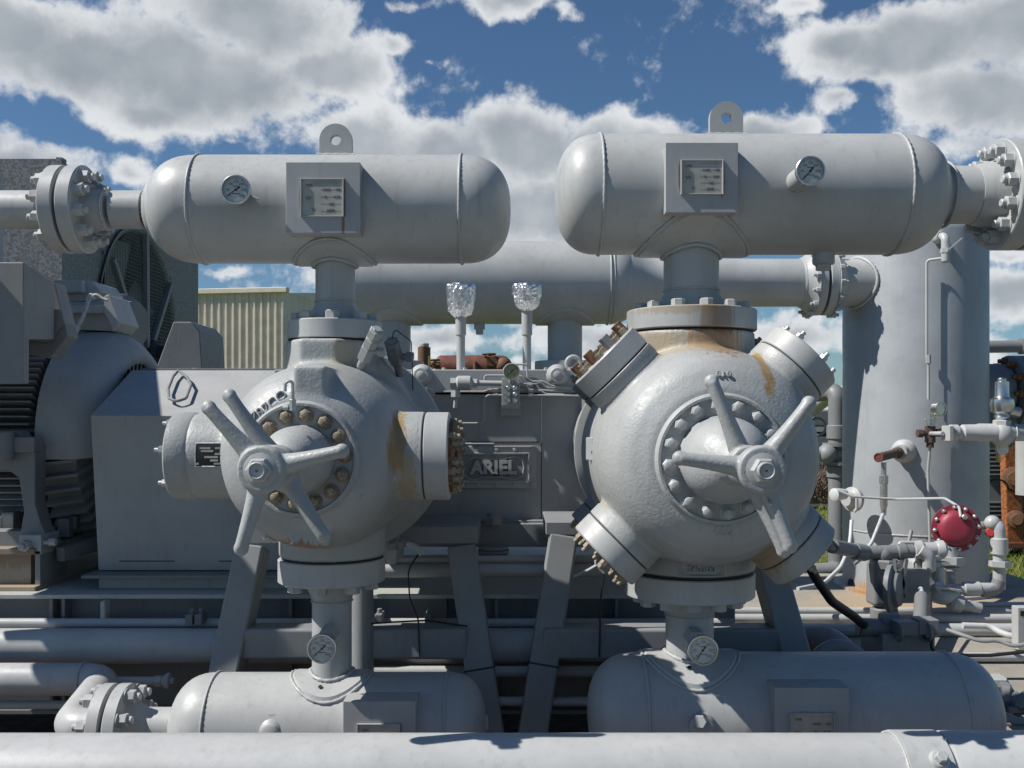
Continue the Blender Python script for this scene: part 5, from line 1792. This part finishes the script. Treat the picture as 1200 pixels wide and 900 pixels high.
single('rubber_hose', MB().pipe([P(944, 655, 5.2), P(955, 676, 5.25), P(975, 705, 5.4), P(1000, 722, 5.6), P(1012, 732, 5.75)], .026, .3, 18), 'rubber', 'black rubber hose curving down from the right cylinder to the dark manifold', 'hose')
single('grey_hose', MB().pipe([P(1079, 690, 6.6), P(1083, 712, 6.4), P(1088, 735, 6.2), P(1084, 762, 6.0)], .017, .25, 14), 'cable', 'pale grey flexible hose hanging beside the dark stand', 'hose')
single('black_cable', MB().pipe([P(1090, 695, 6.3), P(1092, 760, 5.6), P(1100, 768, 5.4), P(1160, 768, 5.4), P(1200, 764, 5.4)], .010, .12, 10), 'rubber', 'thin black cable dropping beside the stand then running along the deck', 'cable')
single('deck_cable', MB().pipe([P(1110, 738, 5.9), P(1130, 745, 5.8), P(1150, 752, 5.75), P(1170, 750, 5.75), P(1188, 758, 5.7), P(1215, 752, 5.7)], .012, .2, 10), 'paint_frame', 'grey cable snaking over the sunlit deck at the right', 'cable')
single('white_conduit', MB().pipe([P(1128, 733, 6.3), P(1160, 734, 6.3), P(1172, 741, 6.25), P(1186, 746, 6.2), P(1215, 744, 6.2)], .02, .1, 14), 'pvc', 'white plastic conduit lying on the deck at the right', 'conduit')
single('white_hose', MB().pipe([P(998, 610, 7.3), P(996, 640, 7.2), P(985, 665, 7.0), P(965, 684, 6.8), P(935, 690, 6.6)], .014, .4, 12), 'pvc', 'white hose sweeping down past the left side of the tank', 'hose')
GD = 'pipes lying on the deck'
for (y, D, r_, lab) in ((716, 7.0, .026, 'farthest of the parallel pipes on the deck, nearest the tank'), (725, 6.75, .032, 'middle one of the parallel pipes on the deck before the tank'), (738.5, 6.45, .044, 'thickest of the parallel pipes on the deck before the tank'), (770, 5.75, .027, 'lone pipe on the deck, lowest in view right of the dark bottle')):
    run('deck_pipe', lab, [V((XD(860, D), D, ZD(y, D))), V((XD(1280, D), D, ZD(y, D)))], r_, group=GD)
run('deck_pipe', 'slim pipe lying behind the parallel deck pipes at the right edge', [P(1130, 709, 7.1), P(1280, 708, 7.1)], .02, group=GD)
kit('pipe_post', 'white square post on the deck at the right edge', 'post', [('post', MB().bb(P(1193, 762, 6.0), P(1215, 712, 6.0) + V((0, .08, 0))), 'paint', .004), ('slot', MB().bb(P(1196, 722, 5.998), P(1203, 716, 5.998) + V((0, .03, 0))), 'black')])
kit('drain_valve', 'dark and white drain fittings at the right end of the dark bottle', 'pipe fitting', [
    ('white_elbow', MB().pipe([P(1140, 788, 4.9), P(1152, 798, 4.7), P(1168, 808, 4.5)], .04, .1, 20), 'pvc'),
    ('nut', MB().hexn(P(1162, 804, 4.55), P(1172, 810, 4.45), .066), 'paint'),
    ('dark_tee', MB().pipe([P(1150, 816, 4.4), P(1175, 815, 4.4), P(1192, 823, 4.35), P(1215, 832, 4.3)], .043, .1, 20), 'paint_dark'),
    ('coupling', MB().hexn(P(1170, 815, 4.4), P(1184, 818, 4.38), .066).hexn(P(1193, 823, 4.35), P(1202, 827, 4.33), .06), 'paint_dark'),
    ('bracket', MB().bb(P(1182, 836, 4.3), P(1225, 829, 4.3) + V((0, .2, 0))), 'paint_dark', .004)])
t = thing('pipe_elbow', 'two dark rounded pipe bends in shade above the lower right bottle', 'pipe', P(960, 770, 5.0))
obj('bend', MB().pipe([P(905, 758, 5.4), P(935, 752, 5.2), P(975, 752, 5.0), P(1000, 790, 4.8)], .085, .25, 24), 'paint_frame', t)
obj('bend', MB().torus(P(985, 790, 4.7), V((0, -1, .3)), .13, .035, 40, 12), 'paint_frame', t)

# ------------------------------------------------------------------ behind: pipework, brush, tanks, machines
DB_ = 9.6
kit('header_pipework', 'dark upright pipe with a flanged valve left of the tank', 'pipework', [
    ('riser', MB().pipe([P(950, 462, DB_ + .4), P(981, 458, DB_), P(981, 480, DB_), P(981, 670, DB_), P(955, 690, 9.0), P(915, 700, 8.6)], .085, .13, 24), 'paint_dark'),
    ('coupling', MB().cyl(P(981, 498, DB_), P(981, 515, DB_), .1, 28, .01), 'paint_dark'),
    ('coupling', MB().cyl(P(981, 545, DB_), P(981, 560, DB_), .1, 28, .01), 'paint_dark'),
    ('valve_body', MB().cyl(P(957, 532, DB_ - .05), P(1002, 532, DB_ - .05), .055, 24, .008).cyl(P(992, 532, DB_ - .06), P(1002, 532, DB_ - .06), .075, 24, .008).ball(P(970, 532, DB_ - .05), .1), 'paint_frame'),
    ('flange', MB().cyl(P(981, 519, DB_), P(981, 523, DB_), .14, 28).cyl(P(981, 541, DB_), P(981, 545, DB_), .14, 28), 'paint_dark'),
    ('low_pipe', MB().pipe([P(905, 672, 9.2), P(980, 668, 9.2)], .075, .1, 20), 'paint_dark')])
kit('white_pipework', 'white pipe bend seen past the upper right valve cap', 'pipework', [
    ('bend', MB().pipe([P(940, 486, 14), P(958, 474, 14), P(975, 460, 13.5), P(990, 462, 13.5)], .11, .3, 20), 'pvc'),
    ('valve_box', MB().box(P(968, 490, 14.5), (.5, .3, .25)), 'paint_dark', .03),
    ('hand_wheel', MB().torus(P(958, 500, 14), Y, .12, .02, 24, 8), 'paint_frame')])
kit('machine_shed', 'dark machine skid far behind, between the right cylinder and the tank', 'machinery', [
    ('housing', MB().bb(P(890, 586, 18), P(1000, 500, 18) + V((0, 2, 0))), 'black'),
    ('rail', MB().bb(P(890, 504, 17.8), P(995, 497, 17.8) + V((0, .2, 0))), 'paint_frame'),
    ('panel', MB().bb(P(945, 545, 17.7), P(975, 512, 17.7) + V((0, .2, 0))), 'paint_dark'),
    ('sill', MB().bb(P(890, 594, 17.6), P(1000, 588, 17.6) + V((0, .4, 0))), 'paint_frame')])
single('yellow_ladder', MB().bb(P(952, 506, 16), P(972, 501, 16) + V((0, .05, 0))), 'paint_old', 'short pale perforated rail in front of the dark machine skid', 'rail')
# bare brush
rnd = random.Random(5)
bb_ = MB()
for k in range(110):
    o_ = P(rnd.uniform(930, 985), 590, 13.5 + rnd.random())
    a, L = rnd.uniform(-.9, .9), rnd.uniform(.3, .95)
    e_ = o_ + V((math.sin(a) * L, rnd.uniform(-.2, .2), math.cos(a) * L * .75))
    mid = (o_ + e_) / 2 + V((rnd.uniform(-.08, .08), 0, rnd.uniform(0, .1)))
    bb_.sweep([o_, mid, e_], [.013, .009, .004], 5)
    for j in range(3):
        q_ = mid.lerp(e_, rnd.random())
        bb_.sweep([q_, q_ + V((rnd.uniform(-.2, .2), 0, rnd.uniform(.03, .2)))], [.006, .003], 4)
tag(obj('brush', bb_, 'twig' if 'twig' in MATS else 'wood_block'), 'bare tangled twigs behind the dark upright pipe', 'brush', None, 'stuff')
# orange vessel over the crankcase
kit('orange_vessel', 'rusty orange horizontal vessel showing over the crankcase between the breathers', 'vessel', [
    ('shell', shell(P(518, 0, 14).x, P(588, 0, 14).x, 14, P(0, 432, 14).z, .19, .1, .1), 'red_brown'),
    ('valve', MB().box(P(582, 424, 13.9), (.3, .2, .14)).cyl(P(573, 424, 13.85), P(573, 414, 13.85), .03).torus(P(573, 415, 13.85), Z, .09, .015, 20, 6).ball(P(590, 428, 13.85), .12), 'rusty', .02),
    ('post', MB().cyl(P(557, 440, 13.8), P(557, 424, 13.8), .03), 'rusty')])
kit('vent_stack', 'short dark brown vent stack with a pale cap beside the orange vessel', 'stack', [
    ('pipe', MB().cyl(V((P(497, 0, 13).x, 13, 0)), P(497, 407, 13), .085, 24), 'rusty'), ('cap', MB().cyl(P(497, 407, 13), P(497, 402, 13), .065, 20, .01), 'paint')])
single('thin_post', MB().cyl(V((P(503, 0, 13).x, 12.8, 0)), P(503, 417, 12.8), .015, 10), 'brass', 'thin brassy post right of the brown vent stack', 'post')
kit('far_pipework', 'rusty valve and pipework between the vent stack and the orange vessel', 'pipework', [
    ('pipe', MB().cyl(P(500, 428, 13.6), P(516, 428, 13.6), .05), 'rusty'), ('wheel', MB().torus(P(509, 422, 13.5), Z, .07, .015, 20, 6).cyl(P(509, 430, 13.5), P(509, 422, 13.5), .02), 'rusty')])
# right edge: dark pipe, outlet flange, rusty machine
single('overhead_pipe', MB().cyl(P(1100, 407, 9.2), P(1240, 405.5, 9.2), .058, 24).cyl(P(1195, 406, 9.2), P(1240, 405, 9.2), .075, 24), 'paint_dark', 'dark horizontal pipe leaving the right side of the tank high up', 'pipe')
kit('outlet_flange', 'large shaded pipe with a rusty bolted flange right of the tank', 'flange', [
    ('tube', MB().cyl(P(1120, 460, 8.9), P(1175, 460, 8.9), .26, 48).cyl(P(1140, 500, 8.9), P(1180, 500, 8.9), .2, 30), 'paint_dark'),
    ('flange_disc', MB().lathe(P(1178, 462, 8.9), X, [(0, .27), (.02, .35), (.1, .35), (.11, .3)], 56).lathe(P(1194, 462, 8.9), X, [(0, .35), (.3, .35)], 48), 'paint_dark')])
of = [o for o in COL.objects if o.name.startswith('outlet_flange')][0]
for k in range(12):
    a = 2 * PI * k / 12
    bolt(of, P(1178, 462, 8.9) + V((.02, math.cos(a) * .3, math.sin(a) * .3)), -X, .06, 'rusty', 'stud')
kit('engine_radiator', 'grey louvred engine enclosure far behind, right of the tank', 'machine', [
    ('panel', MB().bb(P(1152, 640, 12), P(1183, 478, 12) + V((0, .5, 0))), 'paint_dark', .01),
    ('louvres', (lambda m: [m.bb(P(1153, y + 1.6, 11.95), P(1181, y, 11.95) + V((0, .05, 0))) for y in list(range(515, 560, 5)) + list(range(588, 625, 5))] and m)(MB()), 'zinc'),
    ('base', MB().bb(P(1148, 672, 12), P(1240, 650, 12) + V((0, 2, 0))), 'black')])
kit('rusty_machine', 'rusty orange engine frame at the right edge behind the white pipework', 'machine', [
    ('column', MB().bar(P(1187, 640, 11.5), P(1183, 500, 11.5), .13, .2, X), 'rust_orange' if 'rust_orange' in MATS else 'red_brown', .02),
    ('dark_block', MB().bb(P(1186, 645, 11.8), P(1240, 500, 11.8) + V((0, 1, 0))), 'gasket'),
    ('flange_boss', MB().lathe(P(1188, 560, 11.4), V((-.3, -1, 0)), [(0, .13), (.05, .13), (.06, .08), (.1, .08)], 24), 'rusty'),
    ('flange_boss', MB().lathe(P(1190, 608, 11.4), V((-.3, -1, 0)), [(0, .1), (.05, .1), (.06, .06), (.1, .06)], 24), 'rusty'),
    ('base_rail', MB().bb(P(1152, 643, 11.4), P(1240, 636, 11.4) + V((0, .3, 0))), 'red_brown', .01),
    ('pale_cylinder', MB().cyl(P(1206, 580, 9.5), P(1206, 470, 9.5), .12, 28), 'paint'),
    ('cover', MB().bb(P(1180, 472, 9.6), P(1240, 461, 9.6) + V((0, .5, 0))), 'paint', .02),
    ('cover_plate', MB().bb(P(1182, 486, 9.7), P(1240, 475, 9.7) + V((0, .5, 0))), 'paint_old', .01)])
kit('small_fittings', 'small pale bracket and clip hanging under the white wrapped pipe', 'fitting', [
    ('disc', MB().lathe(P(1173, 526, 7.3), -Y, [(0, .045), (.03, .045), (.032, .03)], 20), 'zinc'), ('drop', MB().cyl(P(1170, 531, 7.3), P(1170, 541, 7.3), .018, 12), 'brass')])
# loose wires near the legs
for pts, lab, r_ in (
        ([(476, 637), (488, 640), (494, 650)], 'grey cable plug hanging behind the lower left neck', .011),
        ([(490, 650), (478, 668), (480, 700), (490, 725), (492, 770)], 'thin dark wire dangling between the left frame legs', .0035),
        ([(420, 732), (460, 729), (500, 727), (548, 734)], 'thin wire lying along the left cross beam', .004),
        ([(712, 652), (700, 650), (697, 662), (708, 672)], 'looped pale wire under the lower left valve cap', .006),
        ([(712, 655), (690, 668), (672, 676)], 'pale rod slanting under the lower left valve cap', .007),
        ([(708, 672), (704, 700), (702, 770)], 'dark wire hanging over the right cross beam', .004),
        ([(1155, 565), (1170, 561), (1180, 566), (1183, 575)], 'fine bent tube in front of the louvred enclosure', .008)):
    Dw = 4.28 if pts[0][0] < 1000 else 9
    single('wire', MB().pipe(poly_px(pts, Dw), r_, .1, 8), 'cable' if 'pale' in lab or 'grey' in lab else 'black', lab, 'wire')
single('cable_gland', MB().hexn(P(456, 636, 4.28), P(466, 636, 4.28), .035).cyl(P(464, 636, 4.28), P(474, 637, 4.28), .022, 16, .003), 'paint_frame', 'grey threaded gland beside the lower left flange', 'cable gland')
